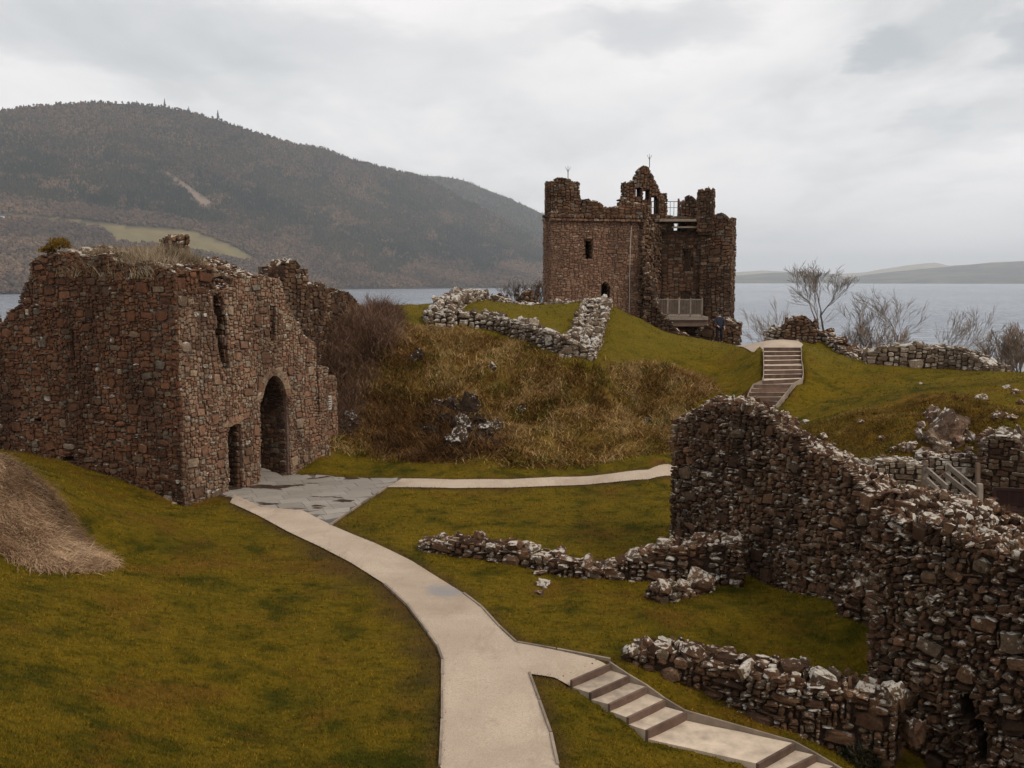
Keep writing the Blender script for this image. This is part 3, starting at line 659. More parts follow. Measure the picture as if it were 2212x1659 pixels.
def scatter(hill, n, conif_fn, x0, x1, seed, hs=1.0):
    r = np.random.default_rng(seed)
    x = r.uniform(x0, x1, n); t = r.uniform(0, 1.0, n) ** 0.9
    P, dy = hill.pos(x, t)
    keep = ~(in_poly(x, dy, FIELD) | in_poly(x, dy, SCAR) | in_poly(x, dy, LANE))
    hedge = (seg_dist(x, dy, [(250,526),(330,530),(440,547),(520,565)]) < 4)
    P, x, t, dy = P[keep], x[keep], t[keep], dy[keep]
    con = conif_fn(x, dy, r)
    for kind, nm, mat in ((True, 'conifer_woods', M_conifer), (False, 'bare_woods', M_broad)):
        Q = P[con == kind]; 
        if not len(Q): continue
        m = len(Q)
        if kind:
            H = r.uniform(9, 16, m) * hs; W = H * r.uniform(0.22, 0.36, m); k = 5
            H = np.where(r.uniform(0, 1, m) < 0.01, H * 1.35, H)
            ang = np.arange(k) * 2 * math.pi / k
            base = np.stack([np.cos(ang), np.sin(ang)], 1)
            V = np.zeros((m, k + 1, 3)); rot = r.uniform(0, 6, m)
            rad = W[:, None] * r.uniform(0.8, 1.2, (m, k))
            V[:, :k, 0] = Q[:, None, 0] + np.cos(ang[None] + rot[:, None]) * rad; V[:, :k, 1] = Q[:, None, 1] + np.sin(ang[None] + rot[:, None]) * rad
            V[:, :k, 2] = Q[:, None, 2] + H[:, None] * 0.08; V[:, k] = Q + np.stack([0 * H, 0 * H, H], 1)
            T = np.array([(i, (i + 1) % k, k) for i in range(k)])
            F = (T[None] + (np.arange(m) * (k + 1))[:, None, None]).reshape(-1, 3)
            me = mesh_from(nm, V.reshape(-1, 3), F, [mat])
        else:
            H = r.uniform(7, 12, m) * hs; k = 5; W = H * r.uniform(0.30, 0.5, m); ang = np.arange(k) * 2 * math.pi / k
            V = np.zeros((m, 2 * k + 1, 3)); rot = r.uniform(0, 6, m)
            for ring, (hh, ww) in enumerate(((0.25, 0.75), (0.65, 1.0))):
                rad = W[:, None] * ww * r.uniform(0.7, 1.25, (m, k))
                V[:, ring * k:(ring + 1) * k, 0] = Q[:, None, 0] + np.cos(ang[None] + rot[:, None]) * rad
                V[:, ring * k:(ring + 1) * k, 1] = Q[:, None, 1] + np.sin(ang[None] + rot[:, None]) * rad
                V[:, ring * k:(ring + 1) * k, 2] = Q[:, None, 2] + H[:, None] * (hh + r.uniform(-.1, .1, (m, k)))
            V[:, 2 * k] = Q + np.stack([0 * H, 0 * H, H], 1)
            T = [(i, (i + 1) % k, k + (i + 1) % k) for i in range(k)] + [(i, k + (i + 1) % k, k + i) for i in range(k)] + [(k + i, k + (i + 1) % k, 2 * k) for i in range(k)]
            F = (np.array(T)[None] + (np.arange(m) * (2 * k + 1))[:, None, None]).reshape(-1, 3)
            me = mesh_from(nm, V.reshape(-1, 3), F, [mat])
        tag(link(nm, me), kind='stuff')
def conif1(x, dy, r):
    band = np.interp(x, [-900, 0, 300, 600, 900, 1200], [330, 330, 345, 365, 430, 480])
    bound = np.interp(x, [-900, 0, 150, 300, 450, 560, 700, 850, 950, 1050, 1190, 1400], [430, 430, 440, 455, 478, 500, 545, 580, 560, 585, 560, 600])
    n = fbm(x * 0.012, dy * 0.03, 61)
    p = np.clip((bound + n * 40 - dy) / 10 + 0.5, 0.03, 0.97)
    p = np.where((dy < band + n * 120), np.minimum(p, 0.42 + n * .6), p)
    p = np.where(fbm(x * 0.03, dy * 0.06, 65) > 0.22, np.minimum(p, 0.2), p)
    return r.uniform(0, 1, len(x)) < p
def conif2(x, dy, r):
    n = fbm(x * 0.02, dy * 0.03, 71); return r.uniform(0, 1, len(x)) < np.clip((560 + n * 60 - dy) / 20 + .5, 0.05, 0.95)
scatter(h1, 62000, conif1, -160, 1330, 5)
scatter(h2, 9000, conif2, 880, 1330, 6, 1.1)
# ------------------------------------------------------------------ masonry
def stone_mat(name, tones, lichen=0.3, lich_up=0.5, white=(0.52, 0.475, 0.41), dark=0.35, lsc=7.0, wash=None, amb=None):
    """sandstone and schist rubble: tones = list of (pos, colour) picked per stone"""
    m, w, b = new_mat(name); g = w.add('ShaderNodeNewGeometry'); P = g.outputs['Position']
    r = w.math('FRACT', w.math('ADD', g.outputs['Random Per Island'], w.add('ShaderNodeObjectInfo').outputs['Random']))
    c = w.ramp(r, [(p_, (q_[0] * 1.10, q_[1] * 1.02, q_[2] * 0.90)) for p_, q_ in tones])
    n = w.noise(P, 9, 6, 0.7); n2 = w.noise(P, 34, 4, 0.7)
    c = w.mix(1.0, c, w.ramp(n, [(0.25, (0.50, 0.48, 0.46)), (0.5, (1.0, 1.0, 1.0)), (0.75, (1.5, 1.45, 1.4))]), 'MULTIPLY')
    c = w.mix(w.ramp(n2, [(0.35, 0.6), (0.55, 0.0)]), c, (0.030, 0.020, 0.015))
    # broad weather staining of the wall
    st = w.noise(w.mapping(P, (0.9, 0.9, 0.28)), 1.0, 5, 0.62)
    c = w.mix(w.math('MULTIPLY', w.ramp(st, [(0.45, 0.0), (0.63, 1.0)]), dark), c, (0.026, 0.019, 0.015))
    if wash: c = w.mix(w.ramp(w.noise(P, 0.7, 4, 0.6), [(0.42, 0.0), (0.6, wash[0])]), c, wash[1])
    # lichen, thickest on top of the stones
    sep = w.add('ShaderNodeSeparateXYZ'); w.l.new(g.outputs['Normal'], sep.inputs[0])
    ln = w.noise(P, lsc, 6, 0.65); ln2 = w.noise(P, 0.9, 4, 0.6)
    k = w.math('ADD', ln, w.math('MULTIPLY', sep.outputs[2], 0.13 * lich_up)); k = w.math('ADD', k, w.math('MULTIPLY', w.math('SUBTRACT', ln2, 0.5), 0.35))
    k = w.math('ADD', k, w.math('MULTIPLY', w.math('SUBTRACT', r, 0.5), 0.16))
    th = 0.74 - 0.22 * lichen
    lf = w.ramp(k, [(th, 0.0), (min(1, th + 0.05), 1.0)])
    c = w.mix(lf, c, w.mix(w.ramp(w.noise(P, 20, 4, 0.7), [(0.3, 0.0), (0.7, 1.0)]), tuple(x * 0.55 for x in white), white))
    w.l.new(c, b.inputs['Base Color']); b.inputs['Specular IOR Level'].default_value = 0.08
    bump(w, b, w.math('ADD', n, w.math('MULTIPLY', n2, 0.5)), 0.7, 0.03)
    return m
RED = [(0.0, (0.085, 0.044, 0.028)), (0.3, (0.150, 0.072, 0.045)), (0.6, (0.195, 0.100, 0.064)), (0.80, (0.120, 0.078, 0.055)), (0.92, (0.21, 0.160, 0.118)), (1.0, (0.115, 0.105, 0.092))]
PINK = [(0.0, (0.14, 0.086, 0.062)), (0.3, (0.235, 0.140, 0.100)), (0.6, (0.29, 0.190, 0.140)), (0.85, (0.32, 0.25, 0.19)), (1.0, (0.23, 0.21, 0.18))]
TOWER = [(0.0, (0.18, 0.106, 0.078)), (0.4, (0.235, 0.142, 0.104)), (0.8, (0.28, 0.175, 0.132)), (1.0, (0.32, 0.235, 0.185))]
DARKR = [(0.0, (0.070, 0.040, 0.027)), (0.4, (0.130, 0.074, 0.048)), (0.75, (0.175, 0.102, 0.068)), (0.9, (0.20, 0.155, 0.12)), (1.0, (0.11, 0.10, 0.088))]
RUBBLE = [(0.0, (0.055, 0.032, 0.022)), (0.35, (0.120, 0.070, 0.046)), (0.65, (0.180, 0.108, 0.070)), (0.85, (0.13, 0.098, 0.074)), (1.0, (0.21, 0.160, 0.115))]
GREYW = [(0.0, (0.10, 0.072, 0.054)), (0.4, (0.18, 0.140, 0.108)), (0.7, (0.25, 0.205, 0.165)), (1.0, (0.33, 0.285, 0.24))]
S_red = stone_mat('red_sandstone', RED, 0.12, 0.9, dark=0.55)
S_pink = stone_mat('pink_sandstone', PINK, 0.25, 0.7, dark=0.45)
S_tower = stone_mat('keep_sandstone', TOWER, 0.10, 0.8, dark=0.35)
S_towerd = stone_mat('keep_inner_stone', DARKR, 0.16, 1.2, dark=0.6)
S_rubble = stone_mat('lichened_rubble', RUBBLE, 0.26, 1.1, white=(0.56, 0.51, 0.44), dark=0.6, lsc=9.0)
S_cap = stone_mat('weathered_cap_stone', RUBBLE, 0.52, 1.2, white=(0.60, 0.545, 0.465), dark=0.3, lsc=8.0)
S_grey = stone_mat('pale_rubble', GREYW, 0.62, 1.2, white=(0.60, 0.56, 0.50), dark=0.2, lsc=6.0)
def mortar_mat(name, c1, c2):
    m, w, b = new_mat(name); P = w.add('ShaderNodeNewGeometry').outputs['Position']
    n = w.noise(P, 12, 6, 0.7)
    w.l.new(w.mix(w.ramp(n, [(0.35, 0.0), (0.65, 1.0)]), c1, c2), b.inputs['Base Color']); bump(w, b, n, 1.0, 0.06); return m
C_red = mortar_mat('red_mortar', (0.060, 0.034, 0.024), (0.145, 0.085, 0.060))
C_pink = mortar_mat('pale_mortar', (0.085, 0.055, 0.045), (0.20, 0.135, 0.108))
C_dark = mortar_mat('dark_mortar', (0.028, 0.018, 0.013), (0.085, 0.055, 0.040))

# a library of rubble stones: 26 vertices, 48 triangles each
def make_protos(n, rnd, jit, seed):
    r = np.random.default_rng(seed); out = []
    G = [(i, j, k) for i in (-1, 0, 1) for j in (-1, 0, 1) for k in (-1, 0, 1) if (i, j, k) != (0, 0, 0)]; ix = {g: q for q, g in enumerate(G)}
    T = []
    for ax in range(3):
        o1, o2 = (ax + 1) % 3, (ax + 2) % 3
        for s in (-1, 1):
            for a in (-1, 0):
                for b_ in (-1, 0):
                    c = []
                    for (u, v) in ((a, b_), (a + 1, b_), (a + 1, b_ + 1), (a, b_ + 1)):
                        p = [0, 0, 0]; p[ax] = s; p[o1] = u; p[o2] = v; c.append(ix[tuple(p)])
                    if s < 0: c = c[::-1]
                    if r.uniform() < 0.5: T += [(c[0], c[1], c[2]), (c[0], c[2], c[3])]
                    else: T += [(c[1], c[2], c[3]), (c[1], c[3], c[0])]
    T = np.array(T)
    for _ in range(n):
        V = np.array(G, float); L = np.linalg.norm(V, axis=1, keepdims=True)
        sph = V / L * 1.12; k = np.clip(rnd + r.uniform(-.12, .12), 0, 1)
        V = V * (1 - k) + sph * k
        V += r.normal(0, jit, V.shape); V[:, 0] *= 1 + r.uniform(-.12, .12) * V[:, 2]; V[:, 2] += r.uniform(-.16, .16) * V[:, 0]
        V[:, 0] /= np.abs(V[:, 0]).max(); V[:, 2] /= np.abs(V[:, 2]).max()
        out.append((V, T))
    return out
PROTO = {'block': make_protos(14, 0.28, 0.085, 1), 'cobble': make_protos(14, 0.62, 0.12, 2)}
_pm = {}
def proto_mesh(kind, i, mat):
    key = (kind, i, mat.name)
    if key not in _pm:
        V, T = PROTO[kind][i]; _pm[key] = mesh_from('stone', V, T, [mat])
    return _pm[key]

class Stones:
    """collects the stones of one thing; the largest become parts, the others one mass per wall"""
    def __init__(s, limit=300): s.L = []; s.limit = limit
    def add(s, T, B, kind, mat, parent):   # T (3,), B 3x3 columns = half axes
        s.L.append((np.asarray(T, float), np.asarray(B, float), kind, int(R.integers(len(PROTO[kind]))), mat, parent))
    def flush(s, name='stone', mass='rubble_stones'):
        if not s.L: return
        area = []
        for T, B, *_ in s.L:
            a, c = np.linalg.norm(B[:, 0]), np.linalg.norm(B[:, 2]); d = max(6.0, math.hypot(T[0], T[1])) ; dx, dy = project(T)
            vis = 1.0 if (-40 < dx < 2250 and -40 < dy < 1700) else 0.02
            n = B[:, 1] / (np.linalg.norm(B[:, 1]) + 1e-9); v = np.array([0, 0, CAMZ]) - T; v /= np.linalg.norm(v)
            f = max(0.03, float(-(n @ v))) if True else 1
            area.append(a * c / d ** 2 * vis * f)
        order = np.argsort(area)[::-1]; big = set(order[:s.limit].tolist()); mass_d = {}
        for i, (T, B, kind, k, mat, parent) in enumerate(s.L):
            if i in big:
                o = bpy.data.objects.new(name, proto_mesh(kind, k, mat)); col.objects.link(o); o.parent = parent
                M = Matrix(((B[0, 0], B[0, 1], B[0, 2], T[0]), (B[1, 0], B[1, 1], B[1, 2], T[1]), (B[2, 0], B[2, 1], B[2, 2], T[2]), (0, 0, 0, 1)))
                off = WO.get(parent.name, (0, 0, 0))
                o.matrix_basis = Matrix.Translation(-Vector(off)) @ M
            else: mass_d.setdefault((parent.name, mat.name), []).append(i)
        for (pn, mn), ids in mass_d.items():
            Vs, Ts, n = [], [], 0
            for i in ids:
                T, B, kind, k, mat, parent = s.L[i]; V, F = PROTO[kind][k]
                Vs.append(V @ B.T + T); Ts.append(F + n); n += len(V)
            off = WO.get(pn, (0, 0, 0))
            me = mesh_from(mass, np.concatenate(Vs) - np.asarray(off), np.concatenate(Ts), [s.L[ids[0]][4]])
            o = link(mass, me, s.L[ids[0]][5]); o['kind'] = 'stuff'
        s.L = []
WO = {}    # world offset of parents, by name
def thing(name, label, cat, loc, group=None):
    o = empty(name, tuple(loc)); tag(o, label, cat, group); WO[o.name] = tuple(loc); return o
def part_of(root, o):
    """child mesh built in world coordinates"""
    off = WO[root.name]; o.parent = root; o.matrix_basis = Matrix.Translation(-Vector(off)); WO[o.name] = (0, 0, 0); return o

def pack(W, H, cell, wr, hr, big, mask, r, bigsz=(2.0, 2.6)):
    nx = max(1, int(round(W / cell))); ny = max(1, int(round(H / cell)))
    X, Y = np.meshgrid((np.arange(nx) + .5) * cell, (np.arange(ny) + .5) * cell)
    occ = ~mask(X, Y); out = []
    # a few large stones first
    nb = int(big * nx * ny)
    for _ in range(nb):
        w_ = int(r.uniform(wr[1], wr[1] * bigsz[0])); h_ = int(r.uniform(hr[1], hr[1] * bigsz[1])); i = int(r.integers(0, max(1, nx - w_))); j = int(r.integers(0, max(1, ny - h_)))
        if occ[j:j + h_, i:i + w_].any(): continue
        occ[j:j + h_, i:i + w_] = True; out.append(((i + w_ / 2) * cell, (j + h_ / 2) * cell, w_ * cell, h_ * cell))
    for j in range(ny):
        row = occ[j]; i = 0
        while i < nx:
            if row[i]: i += 1; continue
            w_ = int(r.integers(wr[0], wr[1] + 1)); h_ = int(r.integers(hr[0], hr[1] + 1)); e = i + 1
            while e < nx and e - i < w_ and not row[e]: e += 1
            if e < nx and not row[e] and (e + 1 >= nx or row[e + 1]): e += 1
            h2_ = 1
            while h2_ < h_ and j + h2_ < ny and not occ[j + h2_, i:e].any(): h2_ += 1
            occ[j:j + h2_, i:e] = True; out.append(((i + e) / 2 * cell, (j + h2_ / 2) * cell, (e - i) * cell, h2_ * cell)); i = e
    return out

def lay(S, parent, mat, kind, stones, frame, r, depth=0.10, proud=0.02, ang=0.05, fill=0.97, warp=0.03, mix=None):
    """frame(s,t) -> point, tangent, up, outward normal"""
    for (s, t, w_, h_) in stones:
        s2 = s + warp * float(fbm(np.array(s * .9), np.array(t * .9), 3)) * 2; t2 = t + warp * 2 * float(fbm(np.array(s * .7), np.array(t * .9), 4))
        P, tx, up, n = frame(s2, t2)
        a = r.normal(0, ang); b_ = r.normal(0, ang); g = r.normal(0, ang * 0.7)
        tx2 = tx * math.cos(a) + up * math.sin(a); up2 = -tx * math.sin(a) + up * math.cos(a)
        n2 = n + tx * b_ + up * g; n2 /= np.linalg.norm(n2)
        d = depth * r.uniform(0.8, 1.2); sz = min(w_, h_)
        kd = ('cobble' if r.uniform() < mix[2] else kind) if mix else kind; mt = (mix[0] if r.uniform() < mix[1] else mat) if mix else mat
        w_ = w_ * r.uniform(.88, 1.06); h_ = h_ * r.uniform(.84, 1.06)
        pr = proud * abs(r.normal(0, 1)) + (0.02 if sz > 0.25 else 0)
        pr = min(pr, d * .55)
        B = np.stack([tx2 * w_ * .5 * fill, -n2 * d * .5 * 1.0, up2 * h_ * .5 * fill], 1)
        S.add(P + n * (pr - d * .5), B, kd, mt, parent)

def offset_poly(pts, off):
    pts = np.asarray(pts, float); out = []
    for i in range(len(pts)):
        d1 = pts[i] - pts[i - 1] if i > 0 else pts[1] - pts[0]; d2 = pts[i + 1] - pts[i] if i + 1 < len(pts) else d1
        d1 = d1 / np.linalg.norm(d1); d2 = d2 / np.linalg.norm(d2)
        n1 = np.array([d1[1], -d1[0]]); n2 = np.array([d2[1], -d2[0]]); m = n1 + n2; m /= np.linalg.norm(m)
        k = 1 / max(0.4, m @ n1); o = off[i] if hasattr(off, '__len__') else off
        out.append(pts[i] + m * k * o)
    return np.array(out)
class Line:
    def __init__(s, pts):
        s.p = np.asarray(pts, float); d = np.diff(s.p, axis=0); s.l = np.hypot(d[:, 0], d[:, 1]); s.c = np.concatenate([[0], np.cumsum(s.l)]); s.L = s.c[-1]
    def __call__(s, t):
        i = int(np.clip(np.searchsorted(s.c, t) - 1, 0, len(s.l) - 1)); f = (t - s.c[i]) / s.l[i]; d = (s.p[i + 1] - s.p[i]) / s.l[i]
        return s.p[i] + (s.p[i + 1] - s.p[i]) * f, d
    def nrm(s, t):    # smoothed direction
        a, _ = s(max(0, t - 0.25)); b_, _ = s(min(s.L, t + 0.25)); d = b_ - a; return d / np.linalg.norm(d)

def wall(root, pts, th, top, base, mat, core_mat, S, holes=(), cell=0.06, wr=(3, 8), hr=(2, 4), big=0.0015, kind='block', proud=0.02, ang=0.05, depth=0.12,
         faces='ftbe', cap=None, cap_kind='cobble', topvar=0.12, name='wall', seed=0, colw=0.15, fill=0.97, warp=0.03, top_back=None, cap_cell=None, capwr=None, caphr=None, sink=0.4, loose=0.0, bigsz=(2.0, 2.6), lean=0.0, cap_proud=0.04, end_base=None, mix=None):
    """a rubble wall: front line pts (outside on the right-hand side), thickness th behind it, top(s) and base(s) heights,
    holes as outlines in (s, z)"""
    r = np.random.default_rng(1000 + seed); ln = Line(pts); L = ln.L
    bk = Line(offset_poly(pts, [-(th(c) if callable(th) else th) for c in ln.c]))
    topf = lambda s: top(s) + topvar * float(fbm(np.array(s * 1.7 + seed), np.array(seed * 3.1), 13, 4)) * 1.6
    topb = (lambda s: top_back(s) + topvar * float(fbm(np.array(s * 1.7 + seed), np.array(9 + seed * 3.1), 14, 4)) * 1.6) if top_back else topf
    hs = [[(a, b_) for a, b_ in h] for h in holes]
    def hole_iv(s):
        iv = []
        for h in hs:
            zs = []
            for i in range(len(h)):
                (s1, z1), (s2, z2) = h[i], h[(i + 1) % len(h)]
                if (s1 > s) != (s2 > s): zs.append(z1 + (z2 - z1) * (s - s1) / (s2 - s1))
            zs.sort(); iv += [(zs[i], zs[i + 1]) for i in range(0, len(zs) - 1, 2)]
        return sorted(iv)
    # core
    mb = MB(); n = max(1, int(L / colw)); ins = depth * 0.35 + 0.01
    for i in range(n):
        s0, s1 = L * i / n, L * (i + 1) / n; sm = (s0 + s1) / 2
        zt = min(topf(s0), topf(sm), topf(s1)) - 0.06; zt2 = min(topb(s0), topb(sm), topb(s1)) - 0.06; zb = base(sm) - sink
        p0, d0 = ln(s0 + 1e-6); p1, d1 = ln(s1 - 1e-6); q0, _ = bk(s0 / L * bk.L + 1e-6); q1, _ = bk(s1 / L * bk.L - 1e-6)
        e = lambda a, b_: a + (b_ - a) / np.linalg.norm(b_ - a) * ins
        P0, P1, Q0, Q1 = e(p0, q0), e(p1, q1), e(q0, p0), e(q1, p1)
        if i == 0: P0 = P0 + d0 * ins; Q0 = Q0 + d0 * ins
        if i == n - 1: P1 = P1 - d1 * ins; Q1 = Q1 - d1 * ins
        solid = [(zb, None)]; cur = zb; segs = []
        for a, b_ in hole_iv(sm):
            if a > cur: segs.append((cur, a, False))
            cur = max(cur, b_)
        if cur < zt: segs.append((cur, zt, True))
        for a, b_, tp in segs:
            b2 = zt2 if tp else b_
            mb.hexa([(*P0, a), (*P1, a), (*Q1, a), (*Q0, a), (*P0, b_), (*P1, b_), (*Q1, max(b2, a + .05)), (*Q0, max(b2, a + .05))])
    core = mb.build(name, core_mat); part_of(root, core)
    zmin = min(base(s) for s in np.linspace(0, L, 30)) - 0.3; zmax = max(max(topf(s), topb(s)) for s in np.linspace(0, L, 60)) + 0.1
    tops = np.array([topf(s) for s in np.linspace(0, L, 200)]); topsb = np.array([topb(s) for s in np.linspace(0, L, 200)]); bases = np.array([base(s) for s in np.linspace(0, L, 200)]); SS = np.linspace(0, L, 200)
    up = np.array([0, 0, 1.0])
    def face_mask(flip):
        tt = topsb if flip else tops
        def f(X, Y):
            s = (L - X / LL * L) if flip else X; z = Y + zmin
            m = (z < np.interp(s, SS, tt)) & (z > np.interp(s, SS, bases) - 0.25)
            for h in hs: m &= ~in_poly(s, z, h)
            return m
        return f
    if 'f' in faces:
        def fr(s, t):
            P, d = ln(min(max(s, 0), L)); d = ln.nrm(min(max(s, 0), L)); nn = np.array([d[1], -d[0], 0]); return np.array([*P, zmin + t]) - nn * lean * t, np.array([*d, 0]), up, nn
        lay(S, core, mat, kind, pack(L, zmax - zmin, cell, wr, hr, big, face_mask(False), r, bigsz), fr, r, depth, proud, ang, fill, warp, mix)
    if 'b' in faces:
        LL = bk.L
        def fb(s, t):
            q = min(max(LL - s, 0), LL); P, d = bk(q); d = bk.nrm(q); nn = np.array([-d[1], d[0], 0]); return np.array([*P, zmin + t]), np.array([*(-d), 0]), up, nn
        lay(S, core, mat, kind, pack(LL, zmax - zmin, cell * 1.5, wr, hr, big, face_mask(True), r), fb, r, depth, proud, ang, fill, warp)
    for key, at0 in (('e', True), ('s', True), ('x', False), ('e', False)):
        if key not in faces: continue
        if key == 'e' and at0 and 'x' in faces: pass
        sp = 0.0 if at0 else L; P, d = ln(sp if at0 else L); Q, _ = bk(0 if at0 else bk.L); wd = np.linalg.norm(Q - P)
        nn = np.array([*(-d if at0 else d), 0]); tx = np.array([*((P - Q) if at0 else (Q - P)), 0]) / wd; O = Q if at0 else P
        nb_ = [abs(sp - q) for q in (0, .12, .25, .4)]; ef = max(topf(min(q, L)) for q in nb_); eb = max(topb(min(q, L)) for q in nb_); z0 = base(sp) if end_base is None or at0 else end_base
        def me_(X, Y, ef=ef, eb=eb, z0=z0, at0=at0, sp=sp, wd=wd):
            f = X / wd; f = 1 - f if at0 else f; zz = ef * (1 - f) + eb * f
            return (Y + zmin < zz) & (Y + zmin > z0 - 0.25)
        lay(S, core, mat, kind, pack(wd, zmax - zmin, cell, wr, hr, big, me_, r), lambda s, t, O=O, tx=tx, nn=nn: (np.array([*O, zmin + t]) + tx * s, tx, up, nn), r, depth, proud * 1.5, ang * 1.5, fill, warp)
    if 't' in faces:
        cm = cap or mat; wd = max((th(c) if callable(th) else th) for c in ln.c); cc = cap_cell or cell; cw = capwr or wr; ch = caphr or (max(2, hr[0]), max(3, int(wr[1] * .8)))
        def fm(X, Y):
            s = X; 
            return (Y < np.array([(th(v) if callable(th) else th) for v in np.clip(s[0], 0, L)])[None, :]) 
        def ft(s, t):
            s = min(max(s, 0), L); P, d = ln(s); d = ln.nrm(s); Q, _ = bk(s / L * bk.L); f = min(1, t / np.linalg.norm(Q - P)); zt = topf(s) * (1 - f) + topb(s) * f
            s3 = min(L, s + .2); s0_ = max(0, s3 - .4); sl = (top(s3) - top(s0_)) / max(.05, s3 - s0_); sl = float(np.clip(sl, -1.2, 1.2))
            tx = np.array([*d, sl]); tx /= np.linalg.norm(tx); bx = Q - P; L2 = np.linalg.norm(bx); bz = (topb(s) - topf(s)) / L2; bz = float(np.clip(bz, -1.5, 1.5)); ux = np.array([*(bx / L2), bz]); ux /= np.linalg.norm(ux)
            nn = np.cross(tx, ux); nn = nn if nn[2] > 0 else -nn
            return np.array([*(P + (Q - P) * f), zt]), tx, ux, nn / np.linalg.norm(nn)
        lay(S, core, cm, cap_kind, pack(L, wd, cc, cw, ch, big * 2, fm, r), ft, r, depth * 1.2, cap_proud, max(ang, 0.12) * 1.2, fill, warp)
    if loose:
        for _ in range(int(loose * L * (th(0) if callable(th) else th) * 10)):
            s = r.uniform(0, L); f = r.uniform(0, 1); P, _ = ln(s); Q, _ = bk(s / L * bk.L); p = np.array([*(P + (Q - P) * f), topf(s) * (1 - f) + topb(s) * f + r.uniform(0, .06)])
            rock(S, core, p, r.uniform(.5, 1.3) * cell * wr[1] * 0.5, cap or mat, r)
    return core
def rand_rot(r):
    q = r.normal(0, 1, 4); q /= np.linalg.norm(q); w_, x, y, z = q
    return np.array([[1-2*(y*y+z*z), 2*(x*y-z*w_), 2*(x*z+y*w_)], [2*(x*y+z*w_), 1-2*(x*x+z*z), 2*(y*z-x*w_)], [2*(x*z-y*w_), 2*(y*z+x*w_), 1-2*(x*x+y*y)]])
def rock(S, parent, p, sz, mat, r, flat=0.6, kind='cobble'):
    A = rand_rot(r) @ np.diag([sz * r.uniform(.7, 1.2), sz * r.uniform(.6, 1.0), sz * r.uniform(.5, .8)]); A[2] *= flat + 0.2
    S.add(p, A, kind, mat, parent)
def interp(pts): xs = [p[0] for p in pts]; ys = [p[1] for p in pts]; return lambda s: float(np.interp(s, xs, ys))
def to_plane(pts, P, d): return [plane_hit(x, y, P, d) for x, y in pts]
# ------------------------------------------------------------------ gatehouse
def line_hit(dx, dy, ln):
    """sight line against the vertical surface standing on a plan line -> (s, z)"""
    best = None; n = len(ln.l)
    for i in range(n):
        d = (ln.p[i + 1] - ln.p[i]) / ln.l[i]; s, z = plane_hit(dx, dy, ln.p[i], d)
        over = max(0, -s) if i > 0 else 0; over2 = max(0, s - ln.l[i]) if i < n - 1 else 0
        e = over + over2
        if best is None or e < best[0] - 1e-6: best = (e, ln.c[i] + s, z)
    return best[1], best[2]
def prof(pts, ln):
    q = sorted(line_hit(x, y, ln) for x, y in pts); return interp(q)
def outline(pts, ln): return [line_hit(x, y, ln) for x, y in pts]
def gbase(ln, extra=0.0): return lambda s: float(hz(*ln(min(max(s, 0), ln.L))[0])) - extra

gate = thing('gatehouse', 'big ruined red sandstone gatehouse with tall arched doorway and dry grass on top', 'castle gatehouse', (GC[0], GC[1], 21.0))
SG = Stones(300)
Lw = 9.6
LL_ = Line([GC + GL * Lw, GC])
top_left = prof([(-60,720),(6,700),(16,676),(40,668),(50,640),(56,618),(64,612),(66,572),(80,556),(98,548),(120,544),(150,540),(175,548),(235,550),(247,566),(320,570),(345,576),(375,588),(400,608),(404,618)], LL_)
base_left = prof([(-40,962),(0,966),(40,978),(140,998),(160,1004),(255,1036),(343,1068),(402,1097)], LL_)
slit_l = outline([(153,711),(161,711),(161,770),(153,770)], LL_)
drain = outline([(134,986),(160,986),(160,996),(134,996)], LL_)
putlog = outline([(75,903),(89,903),(89,911),(75,911)], LL_)
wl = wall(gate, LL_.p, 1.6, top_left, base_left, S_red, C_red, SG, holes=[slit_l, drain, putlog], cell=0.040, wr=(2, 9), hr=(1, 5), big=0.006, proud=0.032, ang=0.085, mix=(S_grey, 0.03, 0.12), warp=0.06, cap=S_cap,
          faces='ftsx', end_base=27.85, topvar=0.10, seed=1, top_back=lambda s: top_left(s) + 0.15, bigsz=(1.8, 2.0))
FR = Line([GC, GC + GF * 7.1])
top_front = prof([(402,622),(414,618),(440,624),(455,634),(462,626),(500,620),(505,608),(560,600),(600,604),(608,612),(615,642),(633,671),(649,703),(658,732),(672,738),(682,755),(687,802),(689,900),(690,985)], FR)
base_front = prof([(402,1097),(450,1090),(500,1078),(562,1052),(628,1028),(660,1012),(690,985)], FR)
arch = outline([(563,1060),(563,890),(566,860),(572,835),(581,816),(592,808),(603,813),(613,830),(620,855),(624,890),(626,1040)], FR)
door = outline([(494,1100),(493,935),(497,922),(505,915),(516,914),(523,920),(524,1085)], FR)
slit = outline([(584,662),(595,660),(595,735),(585,738)], FR)
crack = outline([(460,640),(478,632),(486,660),(492,700),(490,740),(496,770),(494,797),(480,797),(474,760),(466,720),(470,690),(461,670)], FR)
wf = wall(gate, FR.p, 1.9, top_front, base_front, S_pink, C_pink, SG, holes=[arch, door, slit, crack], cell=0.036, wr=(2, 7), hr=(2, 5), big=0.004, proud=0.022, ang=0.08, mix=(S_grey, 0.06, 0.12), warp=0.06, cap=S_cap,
          faces='ftx', topvar=0.10, seed=2, top_back=lambda s: top_front(s) + (0.75 if s < 3.6 else 0.2), depth=0.10)
